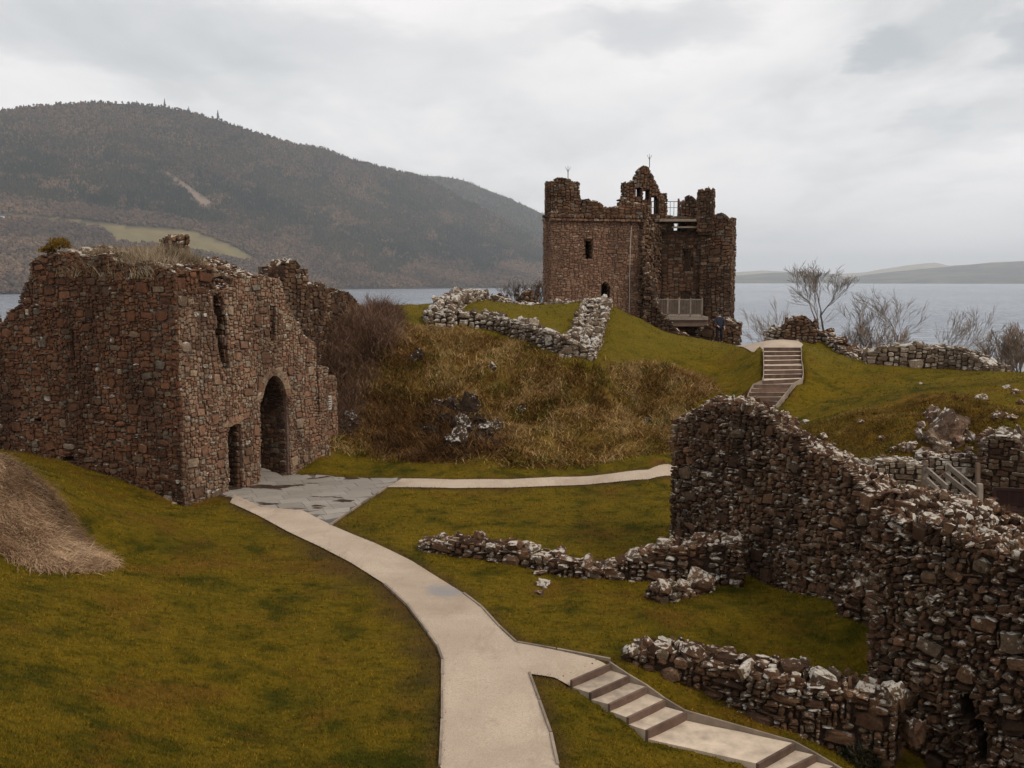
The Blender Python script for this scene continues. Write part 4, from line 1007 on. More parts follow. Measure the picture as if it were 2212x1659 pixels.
# jambs and vaults of the openings
def reveal(parent, ln, poly, th, mat, S, seed, cell=0.07, skip_bottom=True):
    r = np.random.default_rng(seed); n = len(poly)
    cx = np.mean([p[0] for p in poly]); cz = np.mean([p[1] for p in poly])
    for i in range(n):
        (s1, z1), (s2, z2) = poly[i], poly[(i + 1) % n]; L = math.hypot(s2 - s1, z2 - z1)
        if skip_bottom and abs(z2 - z1) < 0.3 * L and (z1 + z2) / 2 < cz: continue
        P1, d = ln(s1); P2, _ = ln(s2); inn = np.array([-d[1], d[0], 0])
        A = np.array([*P1, z1]); B_ = np.array([*P2, z2]); e = (B_ - A) / L
        nn = np.cross(e, inn); mid = (A + B_) / 2; C_ = np.array([*ln(cx)[0], cz])
        if nn @ (C_ - mid) < 0: nn = -nn
        vert = abs(e[2]) > 0.7
        st = pack(th - 0.12, L, cell, (3, 6), (2, 3), 0, lambda X, Y: X > -1, r) if vert else pack(th - 0.12, L, cell, (3, 6), (2, 3), 0, lambda X, Y: X > -1, r)
        lay(S, parent, mat, 'block', st, lambda s, t: (A + e * t + inn * (s + 0.10) + nn * 0.085, inn, e if e[2] > 0 or not vert else e, nn), r, 0.12, 0.015, 0.04, 0.97, 0.0)
for k, (pl, th) in enumerate(((arch, 1.9), (door, 1.9), (crack, 1.0), (slit, 0.8))): reveal(wf, FR, pl, th, S_towerd, SG, 70 + k)  # darker stone colour stands in for the shade inside the openings
# dressed stones round the arch and the door
def voussoirs(parent, ln, poly, mat, wdt, proud=0.03, seg=0.22, name='voussoir'):
    pts = [np.array(p) for p in poly]; cen = np.array([np.mean([p[0] for p in pts]), np.mean([p[1] for p in pts])])
    path = pts[1:-1]; c = [0]
    for i in range(len(path) - 1): c.append(c[-1] + np.linalg.norm(path[i + 1] - path[i]))
    n = max(3, int(c[-1] / seg)); zs = sorted(p[1] for p in path); zcut = zs[0] + (zs[-1] - zs[0]) * 0.0
    for i in range(n):
        a = c[-1] * i / n; b_ = c[-1] * (i + .94) / n
        q = [np.array([np.interp(t, c, [p[0] for p in path]), np.interp(t, c, [p[1] for p in path])]) for t in (a, b_)]
        dd = [(x - cen) / np.linalg.norm(x - cen) for x in q]; w_ = wdt * R.uniform(.85, 1.15)
        P8 = []
        for off in (-proud, 0.2):
            for x, e in ((q[0], dd[0] * -0.02), (q[0], dd[0] * w_), (q[1], dd[1] * w_), (q[1], dd[1] * -0.02)):
                y = x + e; P, d = ln(y[0]); inn = np.array([-d[1], d[0]]); P = P + inn * off + R.normal(0, .003, 2); P8.append((P[0], P[1], y[1]))
        mb = MB(); mb.hexa(P8); o = mb.build(name, mat); part_of(gate if True else parent, o)
        o.parent = parent; o.matrix_basis = Matrix.Identity(4)
arch_top = [p for p in arch]
voussoirs(wf, FR, arch_top[1:-1], S_pink, 0.26, 0.02); voussoirs(wf, FR, door[1:-1], S_pink, 0.30, 0.02)
# rest of the block: back wall, inner walls, fill and turf on top
INN = np.array([-GF[1], GF[0]])
bkl = Line([GC + GF * 7.0 + INN * 7.6, GC + INN * 7.6])
def flat(z): return lambda s: z
mb = MB(); g3 = lambda f, i, z: (*(GC + GF * f + INN * i), z)
def gbox(f0, f1, i0, i1, z0, z1): mb.hexa([g3(f0, i1, z0), g3(f0, i0, z0), g3(f1, i0, z0), g3(f1, i1, z0), g3(f0, i1, z1), g3(f0, i0, z1), g3(f1, i0, z1), g3(f1, i1, z1)])
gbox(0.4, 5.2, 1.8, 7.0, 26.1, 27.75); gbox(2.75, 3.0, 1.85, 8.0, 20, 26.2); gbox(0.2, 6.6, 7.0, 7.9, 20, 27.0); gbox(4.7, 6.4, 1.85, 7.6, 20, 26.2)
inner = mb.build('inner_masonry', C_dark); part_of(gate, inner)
mb = MB(); mb.hexa([g3(-.2, 8, 20.5), g3(-.2, 0.3, 20.5), g3(5, 0.3, 20.5), g3(5, 8, 20.5), g3(-.2, 8, 21.02), g3(-.2, 0.3, 21.02), g3(5, 0.3, 21.02), g3(5, 8, 21.02)])
part_of(gate, mb.build('passage_floor', M_gravel))
# upper back wall stub, seen above the broken front corner
UB = Line([GC + INN * 4.2 + GF * 0.4, GC + INN * 4.2 + GF * 5.2])
wall(gate, UB.p, 1.2, prof([(440,592),(458,590),(470,572),(500,566),(515,561),(530,574),(542,592),(560,604),(590,612)], UB), flat(27.3), S_rubble, C_red, SG, cell=0.06, faces='ftxs', cap=S_cap, topvar=0.10, seed=4, proud=0.04, ang=.12)
# little square stack standing in the grass
SK = Line([GC + GL * 3.3 + GF * 2.4, GC + GL * 2.45 + GF * 2.0])
stack = wall(gate, SK.p, 0.7, prof([(352,516),(365,508),(392,512),(402,530)], SK), flat(27.9), S_cap, C_dark, SG, cell=0.05, faces='ftxs', topvar=0.04, seed=5, cap=S_cap, wr=(3, 6), name='stone_stack', proud=0.03, ang=0.08)
SG.flush()
# turf on the wall head
def turf_z(f, i): return 27.95 + 0.62 * np.clip((i - 0.3) / 1.2, 0, 1) * np.clip((7.3 - i) / 1, 0, 1) * np.clip((f + .25) / 0.5, 0, 1) * np.clip((4.6 - f) / 1.6, 0, 1) + 0.1 * fbm(f * 2, i * 2, 88) * 2
FI, IJ = np.meshgrid(np.arange(0.15, 4.8, 0.2), np.arange(0.5, 7.3, 0.2)); Z = turf_z(FI, IJ)
PX = GC[0] + GF[0] * FI + INN[0] * IJ; PY = GC[1] + GF[1] * FI + INN[1] * IJ
idx = np.arange(FI.size).reshape(FI.shape); F = np.stack([idx[:-1, :-1].ravel(), idx[:-1, 1:].ravel(), idx[1:, 1:].ravel(), idx[1:, :-1].ravel()], 1)
me = mesh_from('turf', np.stack([PX.ravel(), PY.ravel(), Z.ravel()], 1), F, [M_ground], True); add_attr(me, 'straw', np.ones(FI.size)); add_attr(me, 'rough', np.zeros(FI.size))
part_of(gate, link('turf', me))

# ------------------------------------------------------------------ ruins beside and behind the gatehouse
def ruin(name, label, cat, pts, th, top, base, mat, core, seed, group=None, **kw):
    ln = Line(pts); p, _ = ln(ln.L / 2); root = thing(name, label, cat, (p[0], p[1], base(ln.L / 2)), group); S = Stones(kw.pop('limit', 300))
    wall(root, ln.p, th, top, base, mat, core, S, seed=seed, **kw); S.flush(); return root
def L_at(*p): return Line([at(*q)[:2] for q in p])
ln = L_at((603,700,38.4), (668,700,39.6))
ruin('wall_pinnacle', 'narrow crumbling stone pinnacle rising behind the right end of the gatehouse', 'ruined wall', ln.p, 1.3,
     prof([(606,640),(612,610),(616,595),(616,576),(628,562),(640,565),(648,580),(660,596),(666,620),(670,640)], ln), lambda s: 21.5, S_rubble, C_red, 11, faces='ftxs', cell=0.06, wr=(3, 7), topvar=0.05, proud=0.04, ang=.1, cap=S_cap)
ln = L_at((640,700,41.0), (705,700,43.5), (790,680,48))
ruin('ruined_wall', 'broken red rubble wall between the gatehouse and the brambles, with lichened top', 'ruined wall', ln.p, 1.6,
     prof([(640,640),(664,626),(672,616),(692,614),(706,622),(730,626),(750,633),(766,646),(780,660),(786,672)], ln), gbase(ln, 0.4), S_rubble, C_red, 12, faces='ftxs', cell=0.065, wr=(3, 7), topvar=0.12, proud=0.05, ang=.12, cap=S_cap)
ln = L_at((684,900,36.4), (728,900,37.6))
stub = ruin('ruined_wall', 'low wall stub with a small notice at the right corner of the gatehouse', 'ruined wall', ln.p, 1.2,
     prof([(684,800),(690,806),(712,812),(726,818),(729,860),(731,935)], ln), gbase(ln, 0.3), S_pink, C_pink, 13, faces='ftxs', cell=0.05, wr=(3, 6), topvar=0.05, holes=[outline([(683,865),(697,865),(697,918),(683,918)], ln)], cap=S_cap)
ln = L_at((-130,800,38), (13,800,40.5))
ruin('ruined_wall', 'fragment of lichened wall at the far left edge beyond the gatehouse', 'ruined wall', ln.p, 1.2,
     prof([(-130,640),(-20,655),(0,668),(10,700),(14,760)], ln), lambda s: 21.0, S_cap, C_dark, 14, faces='ft', cell=0.07, topvar=0.15, cap=S_cap)
M_sign = simple_mat('pale_sign', (0.45, 0.43, 0.40), 0.6, 0.1, 5); M_ink = simple_mat('sign_ink', (0.05, 0.05, 0.05), 0.6, 0.1, 5)
sp, sz_ = line_hit(704, 870, Line([at(684,900,36.4)[:2], at(728,900,37.6)[:2]])); 
_l = Line([at(684,900,36.4)[:2], at(728,900,37.6)[:2]]); pp, dd_ = _l(sp); nn_ = np.array([dd_[1], -dd_[0]])
sg = thing('notice_sign', 'small pale notice with dark lines fixed to the wall stub by the gatehouse', 'sign', (*(pp + nn_ * 0.10), sz_))
rotm = np.array([[dd_[0], nn_[0], 0], [dd_[1], nn_[1], 0], [0, 0, 1]])
mb = MB(); c3 = np.array([*(pp + nn_ * 0.10), sz_]); mb.box(c3, (0.21, 0.015, 0.27), rotm); part_of(sg, mb.build('board', M_sign))
for k in range(5):
    mb = MB(); mb.box(c3 + np.array([*nn_ * 0.017, 0.18 - k * 0.09]), (0.17, 0.003, 0.018), rotm); part_of(sg, mb.build('text_line', M_ink))

# ------------------------------------------------------------------ the keep
keep = thing('keep', 'tall half-collapsed red sandstone tower keep with broken turrets on the loch side', 'castle tower', (*at(1300, 690, 60)[:2], 24.4))
SK_ = Stones(300)
T1 = L_at((1190,600,60), (1392,600,61.2))
k_base = lambda s: 23.2
win1 = outline([(1262,517),(1282,517),(1282,560),(1262,560)], T1)
door1 = outline([(1297,662),(1297,620),(1301,612),(1307,609),(1313,612),(1317,620),(1317,662)], T1)
sbh = outline([(1296,560),(1298,560),(1298,566),(1296,566)], T1)
kw_ = dict(cell=0.054, wr=(2, 8), hr=(1, 3), big=0.0008, proud=0.022, ang=0.06, depth=0.12, mix=(S_cap, 0.006, 0.1), warp=0.05)
t1 = wall(keep, T1.p, 2.2, prof([(1190,467),(1392,470)], T1), k_base, S_tower, C_pink, SK_, holes=[win1, door1], faces='ftsx', topvar=0.02, seed=21, **kw_)
reveal(t1, T1, win1, 1.0, S_towerd, SK_, 91, 0.1); reveal(t1, T1, door1, 1.0, S_towerd, SK_, 92, 0.1)
# corbelled parapet, set slightly forward
T5 = Line(offset_poly(T1.p, 0.14)); T5 = Line([T5.p[0] - np.array([0.1, 0]), T5.p[1]])
prof_c = prof([(1188,466),(1392,469)], T5)
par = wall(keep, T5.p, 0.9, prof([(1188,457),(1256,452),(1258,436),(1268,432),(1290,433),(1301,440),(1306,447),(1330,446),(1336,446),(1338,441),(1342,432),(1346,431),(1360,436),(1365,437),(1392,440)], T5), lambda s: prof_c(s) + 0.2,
           S_towerd, C_red, SK_, faces='ftsx', topvar=0.07, seed=22, name='parapet', cap=S_cap, sink=0.16, cell=0.075, wr=(3, 7), hr=(2, 3), big=0, proud=0.03, ang=0.09, depth=0.12)
# the corbel course
for i in range(26):
    s = T5.L * (i + .5) / 26; P, d = T5(s); nn = np.array([d[1], -d[0], 0]); z = prof_c(s)
    SK_.add(np.array([*P, z - 0.02]) - nn * 0.02, np.stack([np.array([*d, 0]) * 0.12, -nn * 0.20, np.array([0, 0, 1]) * 0.11], 1), 'block', S_towerd, par)
for i in range(18):
    s = T5.L * (i + .5) / 18; P, d = T5(s); nn = np.array([d[1], -d[0], 0]); z = prof_c(s)
    SK_.add(np.array([*P, z - 0.22]) + nn * -0.06, np.stack([np.array([*d, 0]) * 0.19, -nn * 0.17, np.array([0, 0, 1]) * 0.09], 1), 'block', S_tower, par)
# round corner turret
tc = at(1217, 440, 61.3); rt = 1.28
ang0 = np.linspace(math.radians(205), math.radians(395), 16)
TT = Line([(tc[0] + rt * math.cos(a) * 1.0, tc[1] + rt * math.sin(a)) for a in ang0])
def turret_top(s):
    P, _ = TT(min(max(s, 0), TT.L)); x, _y = project(np.array([P[0], P[1], 32.0])); 
    yy = float(np.interp(x, [1176,1180,1186,1196,1205,1222,1235,1243,1248,1254,1260], [416,408,394,387,384,385,388,395,410,430,448])); return at(x, yy, P[1])[2]
tz = at(1217, 462, 60.2)[2]
tur = wall(keep, TT.p, 0.45, turret_top, lambda s: tz, S_towerd, C_dark, SK_, faces='ftsx', topvar=0.05, seed=23, name='turret', cap=S_cap, sink=0.3, cell=0.075, wr=(2, 5), hr=(2, 3), big=0, proud=0.03, ang=0.09,
           holes=[outline([(1230,430),(1241,430),(1241,437),(1230,437)], Line([(tc[0] - 1.3, tc[1] - rt), (tc[0] + 1.3, tc[1] - rt)])) and [(2.7, tz + 0.95), (3.2, tz + .95), (3.2, tz + 1.2), (2.7, tz + 1.2)]])
TTb = Line([(tc[0] + (rt - .1) * math.cos(a), tc[1] + (rt - .1) * math.sin(a)) for a in np.linspace(math.radians(385), math.radians(200 + 360), 10)])
wall(keep, TTb.p, 0.4, lambda s: turret_top(0) * 0 + at(1217, 392, 62)[2] - 0.1, lambda s: tz, S_towerd, C_dark, SK_, faces='fbt', topvar=0.15, seed=24, name='turret', cap=S_cap, sink=0.3, cell=0.09, wr=(2, 5), big=0)
for kring in range(3):       # conical corbelling below the turret
    rr = rt * (0.62 + 0.16 * kring); z = tz - 0.45 + kring * 0.17
    for j in range(11):
        a = math.radians(200 + 150 * j / 10); nn = np.array([math.cos(a), math.sin(a), 0]); tx = np.array([-nn[1], nn[0], 0])
        SK_.add(np.array([tc[0], tc[1], z]) + nn * rr, np.stack([tx * 0.2, -nn * 0.2, np.array([0, 0, .1])], 1), 'block', S_towerd, tur)
# left flank, rear wall and right mass
T6 = Line([np.array(T1.p[0]) + [1.7, 9.5], np.array(T1.p[0]) + [0.10, 0.55]])
zt1 = at(1190, 467, 60)[2]
wall(keep, T6.p, 1.6, lambda s: zt1, k_base, S_tower, C_pink, SK_, faces='ft', topvar=0.05, seed=25, cell=0.12, wr=(3, 7), hr=(2, 3))
T2 = L_at((1225,600,66.6), (1535,600,64.9))
w2 = [outline(q, T2) for q in ([(1474,538),(1497,538),(1497,587),(1474,587)], [(1471,628),(1493,628),(1493,648),(1471,648)], [(1426,474),(1436,474),(1436,502),(1426,502)], [(1421,540),(1429,540),(1431,600),(1422,606)],
                               [(1456,480),(1482,480),(1482,499),(1470,503),(1456,498)])]
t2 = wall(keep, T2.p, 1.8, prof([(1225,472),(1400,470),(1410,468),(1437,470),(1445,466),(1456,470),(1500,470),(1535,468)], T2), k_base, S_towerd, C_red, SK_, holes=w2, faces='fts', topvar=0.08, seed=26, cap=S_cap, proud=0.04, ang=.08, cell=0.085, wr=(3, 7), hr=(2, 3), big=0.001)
for k in range(3): reveal(t2, T2, w2[k], 1.0, S_towerd, SK_, 95 + k, 0.12)
mb = MB()
def slab(x0, x1, y, d0, d1, thk, mat, name):
    m = MB(); a, b_, c, d = at(x0, y, d0), at(x1, y, d0), at(x1, y, d1), at(x0, y, d1); z = a[2]
    m.hexa([(a[0], d0, z - thk), (b_[0], d0, z - thk), (b_[0], d1, z - thk), (a[0], d1, z - thk), (a[0], d0, z), (b_[0], d0, z), (b_[0], d1, z), (a[0], d1, z)]); return part_of(keep, m.build(name, mat))
slab(1205, 1396, 474, 61.5, 67.8, 0.5, C_dark, 'shade_slab_top'); slab(1205, 1396, 640, 61.5, 67.8, 0.4, C_dark, 'shade_slab_low')  # both slabs added inside to keep light from the front openings
slab(1398, 1532, 505, 66.6, 70.25, 0.3, C_dark, 'shade_slab_top'); slab(1425, 1516, 473, 64.2, 65.2, 0.16, M_edge, 'wall_walk')  # first slab is an unseen roof added to blacken the windows
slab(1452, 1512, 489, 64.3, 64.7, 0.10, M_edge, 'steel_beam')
# rear panel added behind the openings to keep them dark inside
slab_b = MB(); a = at(1225, 600, 70.8); b_ = at(1535, 600, 70.8); slab_b.hexa([(a[0], 70.3, 23), (b_[0], 70.3, 23), (b_[0], 70.8, 23), (a[0], 70.8, 23), (a[0], 70.3, 31.6), (b_[0], 70.3, 31.6), (b_[0], 70.8, 31.6), (a[0], 70.8, 31.6)]); part_of(keep, slab_b.build('shade_panel', C_dark))
T3 = L_at((1512,600,64.5), (1577,600,63.8))
t3 = wall(keep, T3.p, 2.4, prof([(1515,478),(1521,469),(1540,466),(1556,462),(1566,468),(1576,480)], T3), k_base, S_towerd, C_dark, SK_, faces='ftsx', topvar=0.10, seed=27, cap=S_cap, proud=0.05, ang=.10, cell=0.08, wr=(3, 7), hr=(2, 3), big=0.002)
# broken ends of the front wall: diagonal rubble section
T4 = L_at((1382,600,61.0), (1398,600,61.9), (1409,600,63.0), (1424,600,64.3))
wall(keep, T4.p, 1.4, prof([(1378,468),(1390,470),(1402,474),(1412,482),(1426,490)], T4), k_base, S_rubble, C_dark, SK_, faces='ftx', topvar=0.15, seed=28, cap=S_cap, proud=0.13, ang=.2, cell=0.08, wr=(3, 6), hr=(2, 3), big=0.003, name='broken_wall_end', depth=.3)
T8 = L_at((1392,600,60.2), (1412,600,60.0), (1440,650,59.4), (1470,650,59.2), (1512,650,59.4))
wall(keep, T8.p, 1.8, prof([(1390,520),(1397,560),(1402,590),(1407,612),(1414,640),(1421,665),(1436,690),(1452,698),(1463,712),(1490,724),(1512,736)], T8), k_base, S_rubble, C_dark, SK_, faces='ftsx', topvar=0.12, seed=29, cap=S_rubble, proud=0.10, ang=.16, cell=0.08, wr=(3, 6), hr=(2, 3), big=0.002, name='rubble_slope', depth=.25)
T9 = L_at((1506,700,59.6), (1530,700,59.2), (1591,700,58.6))
wall(keep, T9.p, 2.2, prof([(1504,732),(1512,718),(1520,705),(1530,694),(1545,688),(1560,690),(1572,692),(1580,698),(1590,702)], T9), k_base, S_rubble, C_dark, SK_, faces='ftsx', topvar=0.12, seed=30, cap=S_cap, proud=0.08, ang=.14, cell=0.08, wr=(3, 6), hr=(2, 3), big=0.002, name='rubble_footing', depth=.2)
# middle gable and the broken chimneys on the wall head
GB = L_at((1350,420,64.5), (1441,420,64.9))
gh = [outline(q, GB) for q in ([(1373,406),(1385,406),(1385,424),(1373,424)], [(1390,412),(1402,410),(1402,431),(1390,431)], [(1408,424),(1421,424),(1423,462),(1408,462)])]
wall(keep, GB.p, 1.1, prof([(1350,440),(1352,437),(1353,404),(1358,395),(1372,388),(1380,372),(1390,360),(1402,360),(1410,378),(1414,388),(1423,405),(1428,414),(1435,426),(1440,450)], GB), lambda s: 31.6, S_towerd, C_dark, SK_, holes=gh, faces='ftsxb', topvar=0.07, seed=31, name='gable', cap=S_cap, proud=0.05, ang=.12, cell=0.08, wr=(2, 5), hr=(2, 3))
G2 = L_at((1466,440,66.6), (1507,440,66.4))
wall(keep, G2.p, 1.1, prof([(1466,450),(1469,437),(1476,433),(1482,424),(1492,422),(1500,428),(1506,434)], G2), lambda s: 31.6, S_towerd, C_dark, SK_, faces='ftsx', topvar=0.07, seed=32, name='chimney_stub', cap=S_cap, proud=0.07, ang=.12, cell=0.08, wr=(2, 5), hr=(2, 3))
G3 = L_at((1507,440,64.2), (1539,440,63.9))
wall(keep, G3.p, 1.4, prof([(1507,428),(1511,410),(1520,410),(1530,405),(1534,410),(1539,414)], G3), lambda s: 31.4, S_towerd, C_dark, SK_, faces='ftsx', topvar=0.04, seed=33, name='chimney_stub', cap=S_cap, proud=0.05, ang=.08, cell=0.08, wr=(2, 5), hr=(2, 3))
SK_.flush()
M_steel = simple_mat('grey_steel', (0.11, 0.105, 0.10), 0.5, 0.15, 3, 0.6); M_cable = simple_mat('pale_cable', (0.42, 0.38, 0.34), 0.6, 0.1, 3)
def kpart(mb, name, mat, parent=None): o = mb.build(name, mat); part_of(keep, o); return o
# railing on the wall walk
rail = MB()
A_, B_ = at(1392, 435, 65.2), at(1472, 435, 65.4); A2, B2 = at(1392, 448, 65.2), at(1472, 448, 65.4)
rail.bar((A_[0], A_[1], A_[2]), (B_[0], B_[1], A_[2]), 0.045); rail.bar((A2[0], A2[1], A2[2]), (B2[0], B2[1], A2[2]), 0.03)
ro = kpart(rail, 'guard_rail', M_steel)
for k in range(11):
    m = MB(); p = A_ + (B_ - A_) * k / 10; m.bar((p[0], p[1], 31.2), (p[0], p[1], A_[2]), 0.03); o = m.build('upright', M_steel, ro)
# balcony
M_bal = simple_mat('gap_shade_baluster', (0.135, 0.105, 0.082), 0.85, 0.3, 5)  # timber darkened to carry the shade in the gaps between balusters
zd = at(1436, 684, 60.5)[2]; xa, xb = at(1436, 684, 60.5)[0], at(1516, 684, 60.5)[0]; xe = at(1530, 684, 60.5)[0]
m = MB(); m.hexa([(xa - .6, 60.5, zd - .22), (xe, 60.5, zd - .22), (xe, 64.9, zd - .22), (xa - .6, 64.9, zd - .22), (xa - .6, 60.5, zd), (xe, 60.5, zd), (xe, 64.9, zd), (xa - .6, 64.9, zd)])
bal = kpart(m, 'balcony', M_timber)
m = MB(); m.box(((xa + xe) / 2, 60.75, zd - 0.42), ((xe - xa) / 2, 0.12, 0.2)); m.build('deck_beam', M_riser, bal)
ztop = at(1436, 647, 60.5)[2]
for k in range(5):
    m = MB(); x = xa - .55 + (xb - xa + .55) * k / 4; m.box((x, 60.52, (zd + ztop) / 2 + .05), (0.045, 0.045, (ztop - zd) / 2 + .06)); m.build('post', M_timber, bal)
m = MB(); m.bar((xa - .6, 60.5, ztop), (xb, 60.5, ztop), 0.07, 0.06); m.bar((xa - .6, 60.5, zd + .14), (xb, 60.5, zd + .14), 0.05, 0.06); m.build('handrail', M_timber, bal)
for k in range(46):
    x = xa - .5 + (xb - xa + .5) * (k + .5) / 46; m = MB(); m.box((x, 60.5, (zd + ztop) / 2 + .06), (0.018, 0.018, (ztop - zd) / 2 - .09)); m.build('baluster', M_bal, bal)
# lightning conductor and rods
m = MB(); c_pts = [at(x, y, 59.85 + 0.006 * (x - 1190)) for x, y in ((1364,490),(1362,520),(1361,560),(1360,600),(1360,640),(1359,675))]; c_pts = [np.array([p[0], 60.86, p[2]]) for p in c_pts]; m.tube(c_pts, 0.022, 4); kpart(m, 'conductor_cable', M_cable)
for x, y0, y1, D in ((1227, 388, 365, 61.0), (1403, 362, 339, 64.9)):
    m = MB(); a, b_ = at(x, y0, D), at(x, y1, D); m.tube([a, b_], 0.025, 4)
    for q in ((-.16, .22), (.16, .22), (0, .3)): m.tube([b_ - [0, 0, .2], b_ + [q[0], 0, q[1] - .1]], 0.014, 3)
    kpart(m, 'lightning_rod', M_steel)

# ------------------------------------------------------------------ low walls on the mound
def gline(pts): return Line([ground(*p)[:2] for p in pts])
mw = thing('low_wall', 'broad low wall of pale lichened stones outlining a building on the mound before the keep', 'low wall', ground(1283, 782))
SM = Stones(300)
lf = gline([(927,706),(955,704),(985,702),(1050,712),(1100,727),(1180,756),(1230,773),(1280,784)])
mh = dict(mat=S_grey, core_mat=C_dark, S=SM, cell=0.07, wr=(3, 7), hr=(2, 4), big=0.003, kind='cobble', proud=0.04, ang=0.12, depth=0.25, cap=S_grey, topvar=0.10, sink=0.5, faces='ftbsx', loose=0.35)
bl = gbase(lf); wall(mw, lf.p, 0.9, lambda s: bl(s) + float(np.interp(s / lf.L, [0, .3, .6, .9, 1], [.75, .75, .85, .75, .35])), bl, seed=41, **mh)
l2 = Line([at(1016, 650, 57)[:2], at(962, 662, 52.5)[:2], at(938, 682, 49)[:2], ground(925, 706)[:2]]); b2 = gbase(l2)
wall(mw, l2.p, 1.2, lambda s: b2(s) + 0.55, b2, seed=42, **mh)
l3 = Line([ground(1284, 783)[:2], ground(1303, 730)[:2], at(1322, 664, 53.8)[:2]]); b3 = gbase(l3)
wall(mw, l3.p, 1.55, lambda s: b3(s) + float(np.interp(s / l3.L, [0, .15, .4, 1], [.35, .65, .7, .5])), b3, seed=43, **mh)
l4 = Line([at(1016, 656, 57)[:2], at(1150, 656, 57.2)[:2], at(1295, 658, 56.5)[:2]]); b4 = gbase(l4)
wall(mw, l4.p, 0.7, lambda s: b4(s) + 0.12, b4, seed=44, **{**mh, 'topvar': 0.12})
SM.flush()
for i, (x, y, wd, D, lb) in enumerate([(1078, 636, 34, 58.5, 'small heap of tumbled masonry on the horizon behind the mound, farther from the keep'), (1140, 628, 46, 58.5, 'dark hump of tumbled masonry beside the bare bush left of the keep')]):
    Lx = L_at((x - wd / 2, y, D), (x + wd / 2, y, D))
    ruin('masonry_heap', lb, 'masonry heap', Lx.p, 1.2, prof([(x - wd / 2, 654), (x - wd / 4, y + 6), (x, y), (x + wd / 3, y + 6), (x + wd / 2, 652)], Lx), lambda s: 26.2, S_rubble, C_dark, 50 + i, faces='ftsx', kind='cobble', cell=0.07, wr=(3, 6), proud=0.05, ang=0.2, topvar=0.1, cap=S_rubble, limit=60)
bo = thing('boulder', 'single pale stone perched on the mound wall in front of the keep', 'boulder', at(1258, 653, 55.5)); sb = Stones(5)
def boulder(name, label, p, sz, mat, seed, flat=.6, group=None, cat='boulder', yaw=None):
    r = np.random.default_rng(seed); V, T = PROTO['cobble'][seed % 14]
    # finer stone: midpoint subdivision with shrinking noise
    T2_ = T; amp = .10
    for lvl in range(3):
        E = {}; V = [np.array(v) for v in V]; T3_ = []
        def mid(a, b_):
            k = (min(a, b_), max(a, b_))
            if k not in E:
                p_ = (V[a] + V[b_]) / 2; p_ = p_ * (1 + r.normal(0, amp)) + np.array([0, 0, r.normal(0, amp * .4)]); V.append(p_); E[k] = len(V) - 1
            return E[k]
        for a, b_, c in T2_: ab, bc, ca = mid(a, b_), mid(b_, c), mid(c, a); T3_ += [(a, ab, ca), (ab, b_, bc), (ca, bc, c), (ab, bc, ca)]
        T2_ = T3_; amp *= .5
        if sz < .25 and lvl == 0: break
    A = rand_rot(r) if yaw is None else np.eye(3); V = np.array(V) @ (A * sz * np.array([r.uniform(.9, 1.3), r.uniform(.8, 1.1), r.uniform(.6, .9)])).T; V[:, 2] *= flat
    o = link(name, mesh_from(name, V, np.array(T2_), [mat])); o.location = tuple(p); tag(o, label, cat, group); return o
bpy.data.objects.remove(bo)
boulder('boulder', 'single pale stone perched on the mound wall in front of the keep', at(1258, 653, 56.6), 0.42, S_grey, 3, .7)

# ------------------------------------------------------------------ low walls on the lawns
la = gline([(903,1190),(950,1197),(1000,1205),(1050,1212),(1100,1219),(1150,1230),(1190,1243),(1250,1250),(1300,1253),(1350,1256),(1400,1257),(1460,1262),(1530,1266),(1600,1272)])
ba = gbase(la); ha = interp([(0,.12),(.04,.32),(.12,.42),(.3,.40),(.38,.34),(.46,.36),(.55,.30),(.63,.30),(.68,.60),(.78,.82),(.88,.95),(1,1.15)])
ruin('low_wall', 'long low rubble wall crossing the lawn from its tapered left tip to the tall ruin', 'low wall', la.p, lambda c: 0.50 + 0.25 * c / la.L, lambda s: ba(s) + ha(s / la.L), ba, S_rubble, C_dark, 61,
     cell=0.05, wr=(2, 8), hr=(1, 4), big=0.008, kind='cobble', proud=0.035, ang=0.14, depth=0.22, mix=(S_grey, 0.15, 0.5), warp=0.06, cap=S_cap, faces='ftbsx', topvar=0.06, loose=0.6, cap_proud=0.05)
lb = gline([(1343,1428),(1400,1452),(1470,1482),(1540,1512),(1600,1540),(1680,1573),(1760,1606),(1840,1640),(1925,1682)])
bb = gbase(lb); hb = interp([(0,.12),(.05,.26),(.14,.46),(.3,.60),(.5,.80),(.7,1.0),(.85,1.18),(1,1.3)])
ruin('low_wall', 'near low wall of chunky lichened stones running beside the lower steps', 'low wall', lb.p, lambda c: 0.42 + 0.35 * min(1, c / 1.5), lambda s: bb(s) + hb(s / lb.L), bb, S_rubble, C_dark, 62,
     cell=0.04, wr=(2, 9), hr=(1, 4), big=0.008, kind='cobble', proud=0.035, ang=0.10, depth=0.2, mix=(S_grey, 0.10, 0.5), warp=0.06, cap=S_cap, faces='ftbs', topvar=0.05, loose=0.5, cap_proud=0.05, capwr=(5, 9), caphr=(4, 7))
lc = gline([(1422,1306),(1470,1298),(1512,1286),(1548,1278)]); bc_ = gbase(lc)
ruin('low_wall', 'short knee-high stub of lichened stones on the grass below the long wall', 'low wall', lc.p, 0.5, lambda s: bc_(s) + float(np.interp(s / lc.L, [0, .2, .35, .5, 1], [.18, .42, .30, .16, .16])), bc_, S_rubble, C_dark, 63,
     cell=0.05, wr=(4, 8), hr=(2, 4), kind='cobble', proud=0.03, ang=0.15, depth=0.2, cap=S_cap, faces='ftbsx', topvar=0.05, loose=0.8)
